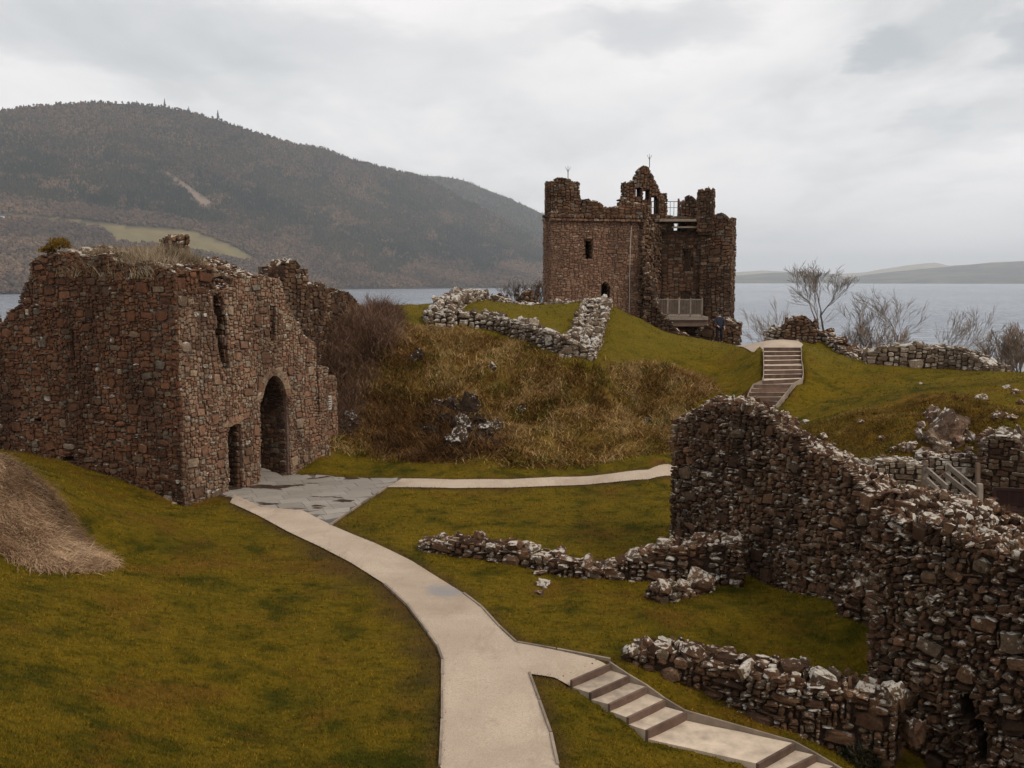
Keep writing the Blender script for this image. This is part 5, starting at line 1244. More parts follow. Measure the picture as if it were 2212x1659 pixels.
for i, (x, y, sz) in enumerate(((1166,1240,.16),(1172,1262,.17),(1160,1264,.10),(1176,1272,.09),(1156,1281,.08),(1168,1284,.09),(1450,1292,.14),(1415,1296,.16),(600,1105,0))):
    if sz: boulder('loose_stone', ('grey stone in the grass under the long low wall, uppermost of a small trail', 'largest white stone of the small trail in the lawn below the long wall', 'white stone at the left of the middle of the small stone trail in the lawn', 'small white stone at the right of the small stone trail in the lawn', 'lower left white stone ending the small stone trail in the lawn', 'lower right white stone ending the small stone trail in the lawn')[min(i, 5)], ground(x, y) + [0, 0, sz * .15], sz, S_cap, 100 + i, .5, 'stones sunk in the lawn below the long low wall', 'stone') if i < 6 else boulder('loose_stone', ('grey angular block on the left end of the short wall stub', 'pale stone lying at the left foot of the short wall stub')[i - 6], ground(x, y) + [0, 0, sz * .3], sz, S_rubble, 100 + i, .8, None, 'stone')

# ------------------------------------------------------------------ tall ruined wall on the right
M0 = Line([(4.35, 25.3), (5.2, 23.3), (6.35, 21.1), (7.3, 19.0), (8.3, 17.2)])
mbase = gbase(M0)
outl = [(1440,930),(1469,905),(1480,890),(1514,866),(1559,855),(1615,857),(1645,866),(1679,890),(1720,914),(1739,932),(1757,957),(1795,965),(1829,977),(1847,1000),(1862,1022),(1885,1037),(1907,1040),(1952,1044),(2000,1050),(2100,1090)]
mtop = prof(outl, M0)
M0b = Line(offset_poly(M0.p, -1.5)); mtb = prof(outl, M0b)
mn = ruin('ruined_wall', 'tall dark rubble wall, humped at its left end and stepping down to the right', 'ruined wall', M0.p, 1.5, lambda s: mtop(s) - 0.22, mbase, S_rubble, C_dark, 71,
     cell=0.042, wr=(2, 7), hr=(1, 4), big=0.003, kind='block', proud=0.045, ang=0.12, depth=0.2, mix=(S_cap, 0.06, 0.5), warp=0.07, cap=S_cap, faces='ftbs', topvar=0.12, top_back=lambda s: mtb(s / M0.L * M0b.L), loose=0.25, cap_proud=0.06, holes=[[line_hit(x, y, M0) for x, y in ((1847,1170),(1860,1170),(1860,1190),(1849,1190))]])
N0 = Line([(6.45, 16.5), (7.2, 15.4), (8.75, 13.5), (10.6, 11.4)])
nbase = lambda s: float(hz(*N0(min(max(s, 0), N0.L))[0])) - 0.3
ntop = prof([(1880,1330),(1893,1290),(1905,1215),(1930,1160),(1955,1085),(1975,1050),(2000,1042),(2042,1058),(2095,1078),(2151,1090),(2212,1114),(2500,1210),(3500,1300)], N0)
N0b = Line(offset_poly(N0.p, -1.9)); ntb = prof([(1850,1300),(1880,1230),(1905,1150),(1930,1090),(1955,1055),(1975,1042),(2000,1038),(2042,1052),(2095,1071),(2151,1082),(2212,1108),(2500,1200),(3300,1300)], N0b)
hole = outline([(2064,1508),(2078,1496),(2100,1503),(2114,1518),(2124,1552),(2134,1600),(2131,1644),(2112,1650),(2099,1640),(2096,1575),(2072,1550)], N0)
nb = ruin('ruined_wall', 'massive rough rubble wall at the lower right, studded with white-lichened stones and pierced low down', 'ruined wall', N0.p, 1.9, lambda s: ntb(s / N0.L * N0b.L) - 0.12, nbase, S_rubble, C_dark, 72,
     cell=0.038, wr=(2, 7), hr=(1, 4), big=0.005, kind='block', proud=0.075, ang=0.22, depth=0.24, mix=(S_cap, 0.09, 0.5), warp=0.08, cap=S_cap, faces='ftbs', topvar=0.10, loose=0.3, cap_proud=0.07, holes=[hole], fill=0.95)
ln = Line([ground(1808,1330)[:2] , ground(1850,1342)[:2], ground(1895,1352)[:2]]); bp = gbase(ln)
ruin('masonry_heap', 'low pile of tumbled stones where the lawn meets the foot of the tall wall', 'masonry heap', ln.p, 0.8, lambda s: bp(s) + float(np.interp(s / ln.L, [0, .3, 1], [.25, .5, .7])), bp, S_rubble, C_dark, 73,
     cell=0.05, wr=(3, 7), hr=(2, 3), kind='cobble', proud=0.06, ang=0.2, depth=0.2, cap=S_cap, faces='ftsx', topvar=0.08, loose=0.8)
for i, (x, y, sz, lab) in enumerate([(1835,1600,.22,'white-capped boulder at the foot of the near low wall'), (1872,1608,.18,'darker boulder beside the dark bush at the foot of the near low wall'),
                                    (1975,1590,.24,'large boulder with a white lichen splash jutting from the base of the rough wall'), (1930,1500,.15,'round stone lodged at the junction of the near low wall and the rough wall')]):
    boulder('boulder', lab, (ground(x, y) if i < 2 else at(x, y, 15.0)) + [0, 0, sz * .3], sz, S_cap, 200 + i, .8)

# ------------------------------------------------------------------ walls on the right-hand hill and round the court
lw = gline([(1868,785),(1950,792),(2040,797),(2100,800),(2145,802)]); bw = gbase(lw)
ruin('low_wall', 'dry-looking grey wall with a sloping right end on the skyline above the loch', 'low wall', lw.p, 1.0, lambda s: bw(s) + float(np.interp(s / lw.L, [0, .1, .35, .65, .85, 1], [.45, .8, 1.0, .95, .55, .05])), bw, S_grey, C_dark, 81,
     cell=0.07, wr=(3, 8), hr=(2, 3), proud=0.03, ang=0.08, cap=S_grey, faces='ftsx', topvar=0.08)
lv = L_at((1660,745,48.5), (1720,745,48.5), (1780,755,47.5), (1860,782,43.5)); bv = gbase(lv)
ruin('low_wall', 'tumbled pale wall curving down from the stone stub beside the bare trees', 'low wall', lv.p, 1.0, prof([(1660,735),(1670,716),(1700,714),(1730,712),(1760,714),(1790,730),(1815,748),(1860,778)], lv), lambda s: bv(s) - .3, S_grey, C_dark, 82,
     cell=0.08, wr=(3, 7), hr=(2, 3), kind='cobble', proud=0.05, ang=0.15, cap=S_cap, faces='ftsx', topvar=0.12, loose=.5)
lx = L_at((1697,730,47.6), (1762,730,47.2)); 
ruin('wall_stub', 'dark upright stub of masonry at the foot of the tall bare tree', 'ruined wall', lx.p, 1.2, prof([(1697,715),(1706,694),(1714,686),(1740,683),(1755,700),(1764,722)], lx), lambda s: 24.2, S_rubble, C_dark, 83,
     cell=0.07, wr=(3, 6), hr=(2, 3), kind='cobble', proud=0.06, ang=0.15, cap=S_cap, faces='ftsx', topvar=0.06)
c1 = L_at((1862,1010,26.5), (1990,1010,26.5))
ruin('court_wall', 'low grey wall at the back of the court, left of the timber stair rail', 'low wall', c1.p, 0.9, prof([(1862,1006),(1890,1001),(1940,999),(1990,1003)], c1), lambda s: 21.8, S_grey, C_dark, 84, cell=0.055, wr=(3, 7), hr=(2, 3), cap=S_grey, faces='ftsx', topvar=0.05, proud=0.03)
c2 = L_at((1990,1000,26.9), (2116,1000,26.6))
ruin('court_wall', 'middle section of court wall behind the timber stair rail', 'low wall', c2.p, 1.0, prof([(1990,992),(2004,982),(2040,984),(2116,990)], c2), lambda s: 21.8, S_grey, C_dark, 85, cell=0.055, wr=(3, 7), hr=(2, 3), cap=S_cap, faces='ftsx', topvar=0.05, proud=0.03)
c3 = L_at((2110,1000,26.3), (2260,1000,25.3), (2400,1000,24.5))
ruin('court_wall', 'taller rounded court wall at the right edge behind the dark bench', 'ruined wall', c3.p, 1.6, prof([(2110,975),(2114,960),(2130,946),(2150,940),(2180,946),(2205,955),(2212,985),(2260,990),(2400,990)], c3), lambda s: 21.8, S_rubble, C_dark, 86, cell=0.06, wr=(3, 8), hr=(2, 3), cap=S_grey, faces='ftsx', topvar=0.05, proud=0.03)
RR = np.random.default_rng(77); S_out = stone_mat('outcrop_rock', [(0, (0.11, 0.075, 0.055)), (.5, (0.19, 0.13, 0.10)), (1, (0.24, 0.19, 0.15))], 0.45, 1.1, white=(.62, .58, .52), dark=.6, lsc=3.5)
out_pts = [(2018,905,.55,1.4,'tilted pointed rock slab standing out of the slope above the court'),(2045,930,.80,1.0,'largest grey and pink rock slab in the outcrop above the court'),(2062,915,.45,1.2,'rounded rock knob right of the largest slab in the outcrop'),(2008,945,.42,1.6,'narrow upright rock on the left of the outcrop above the court'),
           (2030,962,.50,.8,'pinkish rock at the bottom of the outcrop above the court wall'),(1985,935,.30,1.4,'small leaning rock farthest left in the outcrop'),(2024,935,.50,1.1,'rough rock in the heart of the outcrop above the court'),(2066,950,.42,.9,'dark-sided rock at the right foot of the outcrop'),(2000,970,.32,.9,'low rock under the upright one on the left of the outcrop'),(2050,972,.36,.8,'broad rock resting just above the court wall'),(2010,885,.30,1.3,'uppermost pale rock of the outcrop, on the grass edge'),(1968,958,.30,.9,'low reddish rock at the far left of the outcrop, in the brown turf'),(1950,985,.26,.8,'rock just above the left court wall'),(2085,905,.34,1.0,'rock on the upper right edge of the outcrop'),(2096,938,.34,1.1,'dark rock between the outcrop and the rounded court wall'),(2090,968,.30,.8,'lower dark rock squeezed beside the rounded court wall'),(1990,908,.22,1.1,'small rock left of the uppermost pale one'),(2035,985,.34,.6,'long low rock resting on the court wall head'),(1905,985,.20,.8,'small brown rock in the turf above the start of the left court wall')]
for i, (x, y, sz, fl, lb_) in enumerate(out_pts): 
    p = ground(x, y + 14); boulder('outcrop_rock', lb_, p + [0, 0, sz * .25], sz * .58, S_out, 300 + i, fl, 'rocks of the outcrop above the court')
hill_rocks = [(2120,862,.14,'lower of two pale stones on the hillside crest near the right edge'),(2160,900,.17,'broad white stone on the turf above the rounded court wall'),(2185,905,.14,'white stone right beside the broad one above the court wall'),
 (1848,1000,.15,'white stone just over the crest of the tall wall where it steps down'),(1866,1008,.13,'small white stone on the turf next to the start of the court wall'),(2130,955,.20,'pale stone tight against the left of the rounded court wall'),
 (1740,914,.13,'small pale stone on the turf above the hump of the tall wall'),(1780,945,.15,'white stone on the slope right of the hump of the tall wall'),(1905,950,.12,'small white stone halfway between tall wall and rock outcrop'),(1955,968,.14,'white stone lying left of the foot of the outcrop'),
 (1800,960,.10,'tiny white stone beside the one right of the hump'),(2075,930,.15,'white stone touching the right side of the outcrop'),(1930,975,.11,'small stone on the bank above the low court wall'),(2195,850,.17,'largest of the white stones on the crest at the right edge'),
 (2205,872,.13,'small white stone under the largest one on the crest'),(2175,838,.12,'flat white stone highest on the crest at the right edge'),(1990,830,.08,'tiny pale stone alone in the smooth turf below the skyline wall'),(1720,905,.08,'tiny stone in the turf nearest the foot of the far steps'),
 (1860,912,.09,'tiny pale stone alone in the middle of the green hillside'),(1845,1022,.10,'small stone in the grass behind the lowest part of the tall wall'),(1920,1000,.11,'small white stone perched over the left court wall')]
for i, (x, y, sz, lb_) in enumerate(hill_rocks): boulder('hillside_stone', lb_, ground(x, y) + [0, 0, sz * .1], sz * 1.25, S_cap, 320 + i, .7, 'white stones scattered over the right-hand hillside', 'stone')
mound_rocks = [(1012,890,.42,'biggest white-blotched rock at the top of the crag on the mound'),(975,882,.30,'white-splashed rock left of the biggest one in the crag'),(945,878,.20,'small dark rock at the upper left end of the crag'),(960,912,.30,'rock below the left shoulder of the crag'),(995,922,.42,'dark broken rock in the middle of the crag'),(1035,918,.34,'rock with a white splash just right of the middle of the crag'),
   (1060,935,.38,'dark rock forming the right end of the crag'),(1078,915,.16,'bright white stone on the upper right of the crag'),(985,955,.38,'dark overhanging rock at the lower left of the crag'),(1030,958,.40,'lowest dark rock in the crag'),(1065,965,.26,'dark rock at the lower right corner of the crag'),(930,935,.28,'dark rock half buried in bracken left of the crag'),(1022,868,.22,'pale knob on the upper edge of the crag'),
   (905,775,.26,'narrow dark rock showing through the grass high on the mound'),(903,762,.14,'white chip just over the narrow dark rock high on the mound'),(1063,795,.16,'orange-lichened rock in the middle of the mound slope'),(1035,790,.09,'small pale stone left of the orange-lichened rock'),(755,915,.42,'dark rock in the hollow between gatehouse and mound'),(735,930,.34,'second dark rock in that hollow, nearer the gatehouse'),(1125,885,.22,'reddish rock right of the crag'),(1395,915,.22,'small dark rock on the right flank of the mound'),(930,712,.10,'small pale stone left of the corner of the mound wall')]
S_crag = stone_mat('lichened_crag', [(0, (0.026, 0.018, 0.013)), (1, (0.070, 0.050, 0.036))], 0.50, 0.8, white=(0.55, 0.52, 0.47), dark=.5, lsc=6.5)
for i, (x, y, sz, lb_) in enumerate(mound_rocks): boulder('crag_rock', lb_, ground(x, y) - [0, -sz * .1, sz * .12], sz * 1.35, S_crag, 400 + i, 1.0, 'rocks showing through the rough grass of the mound')
# ------------------------------------------------------------------ grasses
def ribbons(name, base, yaw, lean, length, width, droop, mat, r, attrs=None, parent=None, kind='stuff', tri=False):
    n = len(base); dx, dy = np.cos(yaw), np.sin(yaw); sx, sy = -dy, dx
    tw = r.uniform(0, math.pi, n); sx, sy = np.cos(tw), np.sin(tw)
    h1, h2 = length * 0.5, length
    def lvl(t):   # point at fraction t along the blade
        a = lean + droop * t; return np.stack([dx * np.sin(a) * length * t, dy * np.sin(a) * length * t, np.cos(a) * length * t], 1)
    side = np.stack([sx, sy, 0 * sx], 1) * (width / 2)[:, None]
    if tri:
        V = np.stack([base - side, base + side, base + lvl(1.0)], 1); F = [np.arange(3 * n).reshape(n, 3)]; k = 3
    else:
        m = base + lvl(0.5); V = np.stack([base - side, base + side, m + side * .8, m - side * .8, base + lvl(1.0)], 1); i = np.arange(n) * 5
        F = [np.stack([i, i + 1, i + 2, i + 3], 1), np.stack([i + 3, i + 2, i + 4], 1)]; k = 5
    me = mesh_from(name, V.reshape(-1, 3), F, [mat])
    for nm, v in (attrs or {'tint': np.full(n, .45)}).items(): add_attr(me, nm, np.repeat(v, k))
    o = link(name, me, parent)
    if kind: o['kind'] = kind
    return o
def blade_mat(name, c1, c2, c3, scale=0.8, green=None):
    m, w, b = new_mat(name); g = w.add('ShaderNodeNewGeometry'); P = g.outputs['Position']
    n = w.noise(P, scale, 5, 0.6); n2 = w.noise(w.mapping(P, (1, 1, 1), (13, 5, 0)), scale * 1.6, 5, 0.6)
    c = w.mix(w.ramp(n, [(0.38, 0.0), (0.6, 1.0)]), c1, c2)
    if green: c = w.mix(w.ramp(n2, [(0.52, 0.0), (0.62, 0.9)]), c, green)
    tn = w.add('ShaderNodeAttribute', attribute_name='tint').outputs['Fac']
    c = w.mix(w.ramp(g.outputs['Random Per Island'], [(0.6, 0.0), (1.0, 0.7)]), c, c3)
    c = w.mix(w.ramp(tn, [(0.60, 0.0), (0.95, 0.9)]), c, c3)
    c = w.mix(w.ramp(tn, [(0.05, 0.75), (0.30, 0.0)]), c, tuple(v * 0.35 for v in c1))
    c = w.mix(1.0, c, w.ramp(g.outputs['Random Per Island'], [(0.0, (0.6, 0.6, 0.6)), (0.5, (1, 1, 1))]), 'MULTIPLY')
    w.l.new(c, b.inputs['Base Color']); b.inputs['Roughness'].default_value = 0.75; return m
B_dry = blade_mat('dry_grass', (0.205, 0.095, 0.018), (0.31, 0.185, 0.045), (0.50, 0.34, 0.155), 0.42, (0.130, 0.115, 0.010))
B_straw = blade_mat('straw', (0.32, 0.185, 0.10), (0.52, 0.34, 0.20), (0.66, 0.48, 0.31), 0.9)
B_top = blade_mat('pale_dead_grass', (0.20, 0.13, 0.07), (0.34, 0.25, 0.155), (0.55, 0.46, 0.33), 0.8)
B_rust = blade_mat('dead_bracken', (0.055, 0.026, 0.011), (0.150, 0.068, 0.020), (0.23, 0.13, 0.05), 0.8)
B_orange = blade_mat('mossy_grass', (0.090, 0.046, 0.010), (0.180, 0.105, 0.016), (0.26, 0.155, 0.04), 0.6, (0.10, 0.09, 0.010))
B_bramble = blade_mat('bramble_stems', (0.095, 0.048, 0.030), (0.165, 0.088, 0.054), (0.30, 0.19, 0.13), 0.8)
rg = np.random.default_rng(5)
def frustum_pts(n, d0, d1, pw=1.0):
    u = rg.uniform(-0.58, 0.58, n); t = rg.uniform(0, 1, n); D = 1 / ((1 / d0) * (1 - t) + (1 / d1) * t)
    return u * D, D
x, y = frustum_pts(185000, 8.5, 66)
pathm = in_poly(x, y, GRAVEL_A) | in_poly(x, y, GRAVEL_B) | in_poly(x, y, SLABS) | in_poly(x, y, GRAVEL_D)
for ST in (ST_A, ST_B):
    P_ = [tuple(s[0][:2]) for s in ST] + [tuple(s[1][:2]) for s in ST[::-1]]; pathm |= in_poly(x, y, P_)
rv, sv = hz(x, y, rough), hz(x, y, straw)
keep = ~pathm & (rv < 0.7) & (sv < 0.6) & (hz(x, y) > 19.0) & ~((x > 8) & (y < 30) & (y > 17))
# short worn turf near the path edges
x, y = x[keep], y[keep]; wv_ = hz(x, y, wear)
k = rg.uniform(0, 1, len(x)) > wv_ * 0.55; x, y = x[k], y[k]
x = np.repeat(x, 2) + rg.normal(0, .02, 2 * len(x)); y = np.repeat(y, 2) + rg.normal(0, .02, 2 * len(y)); n = len(x)
base = np.stack([x, y, hz(x, y) - 0.01], 1); L = rg.uniform(0.030, 0.065, n) * (1 + (y - 12) * 0.02)
ribbons('grass', base, rg.uniform(0, 2 * math.pi, n), rg.uniform(0.1, 0.8, n), L, 0.008 + 0.0009 * y, rg.uniform(0, .5, n), M_blade, rg,
        {nm: hz(x, y, a) for nm, a in (('rough', rough), ('straw', straw), ('orange', orange), ('wear', wear), ('high', high))}, tri=True)
def poly_pts(poly, n, r):
    xs = [p[0] for p in poly]; ys = [p[1] for p in poly]; out = []
    while sum(len(o) for o in out) < n:
        a = r.uniform(min(xs), max(xs), n * 2); b_ = r.uniform(min(ys), max(ys), n * 2); m = in_poly(a, b_, poly); out.append(np.stack([a[m], b_[m]], 1))
    return np.concatenate(out)[:n]
def tussocks(name, P, per, L, W, mat, r, lean=(0.1, 1.1), droop=(0.2, 1.3), spread=0.10, zoff=-0.02, bias=None, zf=None, parent=None):
    n = len(P) * per; x = np.repeat(P[:, 0], per) + r.normal(0, spread, n); y = np.repeat(P[:, 1], per) + r.normal(0, spread, n)
    z = (hz(x, y) if zf is None else zf(x, y)) + zoff; sc = np.repeat(r.uniform(.6, 1.3, len(P)), per)
    yaw = r.uniform(0, 2 * math.pi, n)
    if bias is not None: yaw = np.where(r.uniform(0, 1, n) < 0.55, bias + r.normal(0, .6, n), yaw)
    return ribbons(name, np.stack([x, y, z], 1), yaw, r.uniform(*lean, n), r.uniform(L[0], L[1], n) * sc, np.full(n, 1.0) * r.uniform(W[0], W[1], n), r.uniform(*droop, n), mat, r, {'tint': np.clip(np.repeat(0.5 + fbm(P[:, 0] * 1.1, P[:, 1] * 1.1, 33) * 1.1 + r.normal(0, .22, len(P)), per), 0.01, 1)}, parent=parent)
pr = poly_pts(ROUGH, 11000, rg); pn = fbm(pr[:, 0] * .35, pr[:, 1] * .35, 91); vis = rg.uniform(0, 1, len(pr)) < np.clip(0.75 + pn * 1.3, .25, 1); pr = pr[vis]
lowleft = gpoly([(780,880),(800,985),(950,1000),(1080,985),(1100,930),(1040,905),(900,870)])
ll = in_poly(pr[:, 0], pr[:, 1], lowleft)
tussocks('long_grass', pr[~ll], 15, (0.22, 0.50), (0.022, 0.040), B_dry, rg, bias=-1.2, spread=0.13)
tussocks('bracken', np.concatenate([poly_pts(lowleft, 1000, rg), poly_pts(gpoly([(930,900),(935,985),(1090,990),(1100,930),(1050,900)]), 160, rg)]), 26, (0.25, 0.6), (0.02, 0.04), B_rust, rg, spread=0.18)
qx = rg.uniform(-15, -6.5, 60000); qy = rg.uniform(14, 25.5, 60000); qm = hz(qx, qy, straw) > 0.4; ps = np.stack([qx[qm], qy[qm]], 1)[:13000]
tussocks('straw_grass', ps, 12, (0.18, 0.42), (0.010, 0.018), B_straw, rg, lean=(0.5, 1.3), droop=(0.3, 1.0), bias=-0.5, spread=0.12)
po = poly_pts(ORANGE, 2600, rg); tussocks('mossy_grass', po, 12, (0.06, 0.18), (0.014, 0.03), B_orange, rg, spread=0.12)
# grass creeping over the path edges
eg = []
for poly in (GRAVEL_A, GRAVEL_B, SLABS):
    for i in range(len(poly)):
        a = np.array(poly[i]); b_ = np.array(poly[(i + 1) % len(poly)]); k = int(np.hypot(*(b_ - a)) / .018)
        if k: t = rg.uniform(0, 1, (k, 1)); eg.append(a + (b_ - a) * t + rg.normal(0, .03, (k, 2)))
eg = np.concatenate(eg); keep = (fbm(eg[:, 0] * 1.3, eg[:, 1] * 1.3, 15) > -0.22) & (eg[:, 1] > 10)
def _in(p, q): return in_poly(eg[:, 0], eg[:, 1], p)
both = (seg_dist(eg[:, 0], eg[:, 1], SLABS, True) < .12) & ((seg_dist(eg[:, 0], eg[:, 1], GRAVEL_A, True) < .12) | (seg_dist(eg[:, 0], eg[:, 1], GRAVEL_B, True) < .12))
inb = _in([tuple(LAND[0]), tuple(LAND[1]), tuple(ST_A[0][1][:2]), tuple(ST_A[0][0][:2])], 0) | (seg_dist(eg[:, 0], eg[:, 1], [tuple(ST_A[0][0][:2]), tuple(ST_A[0][1][:2])]) < .15) | ((eg[:, 0] < -8) & (eg[:, 1] > 30) & (eg[:, 1] < 35) & _in(SLABS, 0))
eg = eg[keep & ~both & ~inb]; n = len(eg)
ribbons('grass', np.stack([eg[:, 0], eg[:, 1], hz(eg[:, 0], eg[:, 1]) + .01], 1), rg.uniform(0, 6.3, n), rg.uniform(.3, 1.2, n), rg.uniform(.04, .09, n), np.full(n, .016), rg.uniform(0, .6, n), M_blade, rg,
        {nm: hz(eg[:, 0], eg[:, 1], a_) for nm, a_ in (('rough', rough), ('straw', straw), ('orange', orange), ('wear', wear), ('high', high))}, tri=True)
# rough fringe along wall feet
fr_ = []
for L_ in (lf, l3, la, lb, M0, LL_, FR, lc, lw):
    for s in np.arange(0, L_.L, 0.12):
        P, d = L_(s); nn = np.array([d[1], -d[0]]); q = P + nn * abs(rg.normal(0.10, .08)); 
        if not in_poly(q[0], q[1], SLABS) and not in_poly(q[0], q[1], GRAVEL_A): fr_.append(q)
tussocks('long_grass', np.array(fr_), 5, (0.05, 0.16), (0.012, 0.022), B_orange, rg, spread=0.06)
# brambles between the gatehouse and the mound
BR = gpoly([(694,940),(690,860),(690,790),(705,735),(760,688),(840,668),(862,690),(850,740),(810,800),(780,870),(760,930)])
pb = poly_pts(BR, 2600, rg)
tussocks('bramble_thicket', pb, 9, (0.6, 1.25), (0.012, 0.022), B_bramble, rg, lean=(0.0, 0.9), droop=(0.2, 1.4), spread=0.15)
tussocks('bramble_thicket', pb[:1500], 14, (0.25, 0.6), (0.02, 0.035), B_rust, rg, lean=(0.2, 1.3), droop=(0.2, 1.4), spread=0.18)
# dead grass on the wall head of the gatehouse
n = 1300; f = rg.uniform(0.05, 2.2, n) ** 1.0; i_ = rg.uniform(0.9, 5.4, n); pt = np.stack([GC[0] + GF[0] * f + INN[0] * i_, GC[1] + GF[1] * f + INN[1] * i_], 1)
def tz_(x, y): q = np.stack([x - GC[0], y - GC[1]], -1); return turf_z(q @ GF, q @ INN)
o = tussocks('dead_grass', pt, 14, (0.30, 0.66), (0.010, 0.018), B_top, rg, lean=(0.0, 0.5), droop=(0.0, 0.7), spread=0.10, zf=tz_); o.parent = gate; o.matrix_basis = Matrix.Translation(-Vector(WO[gate.name]))
o = tussocks('dead_grass', pt[:500], 14, (0.12, 0.28), (0.02, 0.03), B_dry, rg, lean=(0.5, 1.4), droop=(0.2, 1.0), spread=0.12, zf=tz_); o.parent = gate; o.matrix_basis = Matrix.Translation(-Vector(WO[gate.name]))

# ------------------------------------------------------------------ shrubs and bare trees
M_bark = simple_mat('grey_bark', (0.13, 0.105, 0.085), 0.9, 0.3, 6); M_twig = simple_mat('brown_twigs', (0.19, 0.145, 0.115), 0.9, 0.3, 6)
def grow(r, p, d, L, rad, depth, segs, spread, up=0.15, nb=(2, 3), shrink=(.66, .86)):
    k = 4 if depth > 1 else 3; pts = [p]; q = p.copy(); dd = d.copy()
    for i in range(k):
        dd = dd + r.normal(0, 0.10, 3) + np.array([0, 0, up * 0.3]); dd /= np.linalg.norm(dd); q = q + dd * L / k; pts.append(q.copy())
    segs.append((np.array(pts), rad, rad * 0.62, depth))
    if depth == 0: return
    for j in range(int(r.integers(nb[0], nb[1] + 1))):
        t = r.uniform(0.35, 1.0) if j else 1.0; i = min(k, int(t * k)); b0 = pts[i]
        axis = rand_rot(r)[:, 0]; nd = dd + axis * spread * r.uniform(.6, 1.2); nd[2] += up; nd /= np.linalg.norm(nd)
        grow(r, b0, nd, L * r.uniform(*shrink), rad * 0.60, depth - 1, segs, spread, up, nb, shrink)
def tree(name, label, x, y, z, H, depth=6, seed=1, stems=1, spread=0.55, lean=(0, 0), rad=None, group=None, up=0.15, first=0.28, nb=(2, 3), thin=0.009, leaves=0, cat='tree', wide=1.0):
    r = np.random.default_rng(seed); segs = []; rad = rad or H * 0.017
    for s in range(stems):
        d = np.array([lean[0] + (r.normal(0, .45) if stems > 1 else 0), lean[1] + (r.normal(0, .35) if stems > 1 else 0), 1.0]); d /= np.linalg.norm(d)
        grow(r, np.array([0, 0, -0.15]) + (np.array([r.normal(0, .15), r.normal(0, .15), 0]) if stems > 1 else 0), d, H * first * r.uniform(.85, 1.15), rad * (1 if stems == 1 else .7), depth, segs, spread, up, nb)
    zmax = max(s[0][:, 2].max() for s in segs); k = H / zmax
    root = empty(name, (x, y, z)); tag(root, label, cat, group)
    a, b_ = MB(), MB()
    for pts, r0, r1, dep in segs:
        m = a if dep >= depth - 1 else b_
        rr = np.maximum(np.linspace(r0, r1, len(pts)), thin); m.tube(pts * k * np.array([wide, wide, 1]), rr, 6 if dep >= depth - 1 else 3)
    a.build('trunk', M_bark, root, True); b_.build('branches', M_twig, root)
    if leaves:
        ends = np.array([s[0][-1] * k for s in segs if s[3] <= 1]); ends = ends[r.integers(0, len(ends), leaves)]; n = len(ends)
        o = ribbons('leaves', ends, r.uniform(0, 6.3, n), r.uniform(0, 1.5, n), r.uniform(.05, .12, n), r.uniform(.05, .1, n), r.uniform(0, 1, n), B_rust, r, parent=root, kind='stuff')
    return root
def tree_at(dx, dbase, dtop, D, **k):
    p = at(dx, dbase, D); zb = float(hz(p[0], p[1])); zb = max(zb, p[2] - 2.5) if zb < p[2] - 2.5 else min(zb, p[2]); H = at(dx, dtop, D)[2] - zb; return dict(x=p[0], y=p[1], z=zb, H=H, **k)
TG = 'bare trees on the bank above the loch'
tree('bare_tree', 'tallest bare tree, standing right behind the dark masonry stub', **tree_at(1794, 715, 556, 50, depth=8, seed=8, spread=0.50, group=TG, first=.16, rad=.10, up=.10, thin=.006, wide=1.35))
tree('bare_tree', 'slender bare tree just right of the tallest one, leaning slightly', **tree_at(1838, 765, 628, 52, depth=7, seed=9, spread=0.50, group=TG, first=.18, up=.12, thin=.006, wide=1.1, rad=.055, lean=(.05, 0)))
tree('bare_tree', 'thin bare sapling beside the tumbled pale wall, left of the gap', **tree_at(1872, 775, 645, 50, depth=7, seed=13, spread=0.50, group=TG, first=.17, up=.12, thin=.006, wide=1.1, rad=.045, lean=(.12, 0)))
tree('bare_tree', 'bare tree rising behind the left part of the skyline wall', **tree_at(1950, 750, 612, 50, depth=7, seed=5, spread=0.50, group=TG, first=.17, up=.10, thin=.006, wide=1.3, rad=.075))
tree('bare_tree', 'low bare tree with branches raking right, behind the middle of the skyline wall', **tree_at(1985, 750, 655, 50, depth=7, seed=1, spread=0.55, group=TG, first=.20, up=.10, thin=.006, lean=(.45, 0), rad=.055))
tree('bare_bush', 'small bare bush low to the left of the tallest tree', **tree_at(1715, 730, 640, 54, depth=5, seed=41, stems=4, spread=0.5, group='bare bushes along the bank', rad=.05, cat='bush'))
tree('bare_bush', 'bare many-stemmed bush between the slender trees and the skyline wall', **tree_at(1895, 790, 690, 49, depth=5, seed=42, stems=6, spread=0.5, group='bare bushes along the bank', rad=.05, cat='bush'))
tree('bare_bush', 'dense bare bush at the right edge, nearest the viewer of its row', **tree_at(2195, 830, 690, 44, depth=6, seed=43, stems=7, spread=0.5, group='bare bushes along the bank', rad=.06, cat='bush'))
tree('bare_bush', 'bare bush sprawling left of the dense one at the right edge', **tree_at(2140, 830, 715, 46, depth=5, seed=44, stems=7, spread=0.55, group='bare bushes along the bank', rad=.05, cat='bush'))
tree('bare_bush', 'bare bush with a few dead leaves against the left side of the keep', **tree_at(1172, 665, 592, 63, depth=5, seed=45, stems=7, spread=0.55, group='bare bushes along the bank', rad=.05, leaves=250, cat='bush'))
tree('bare_bush', 'wispy leafless bush between the two masonry heaps on the mound', **tree_at(1118, 665, 600, 63, depth=5, seed=46, stems=5, spread=0.5, group='bare bushes along the bank', rad=.045, leaves=160, cat='bush'))
tree('bare_bush', 'twiggy bare bush at the far left edge over the loch', **tree_at(-12, 800, 672, 46, depth=5, seed=47, stems=6, spread=0.5, group='bare bushes along the bank', rad=.05, cat='bush'))
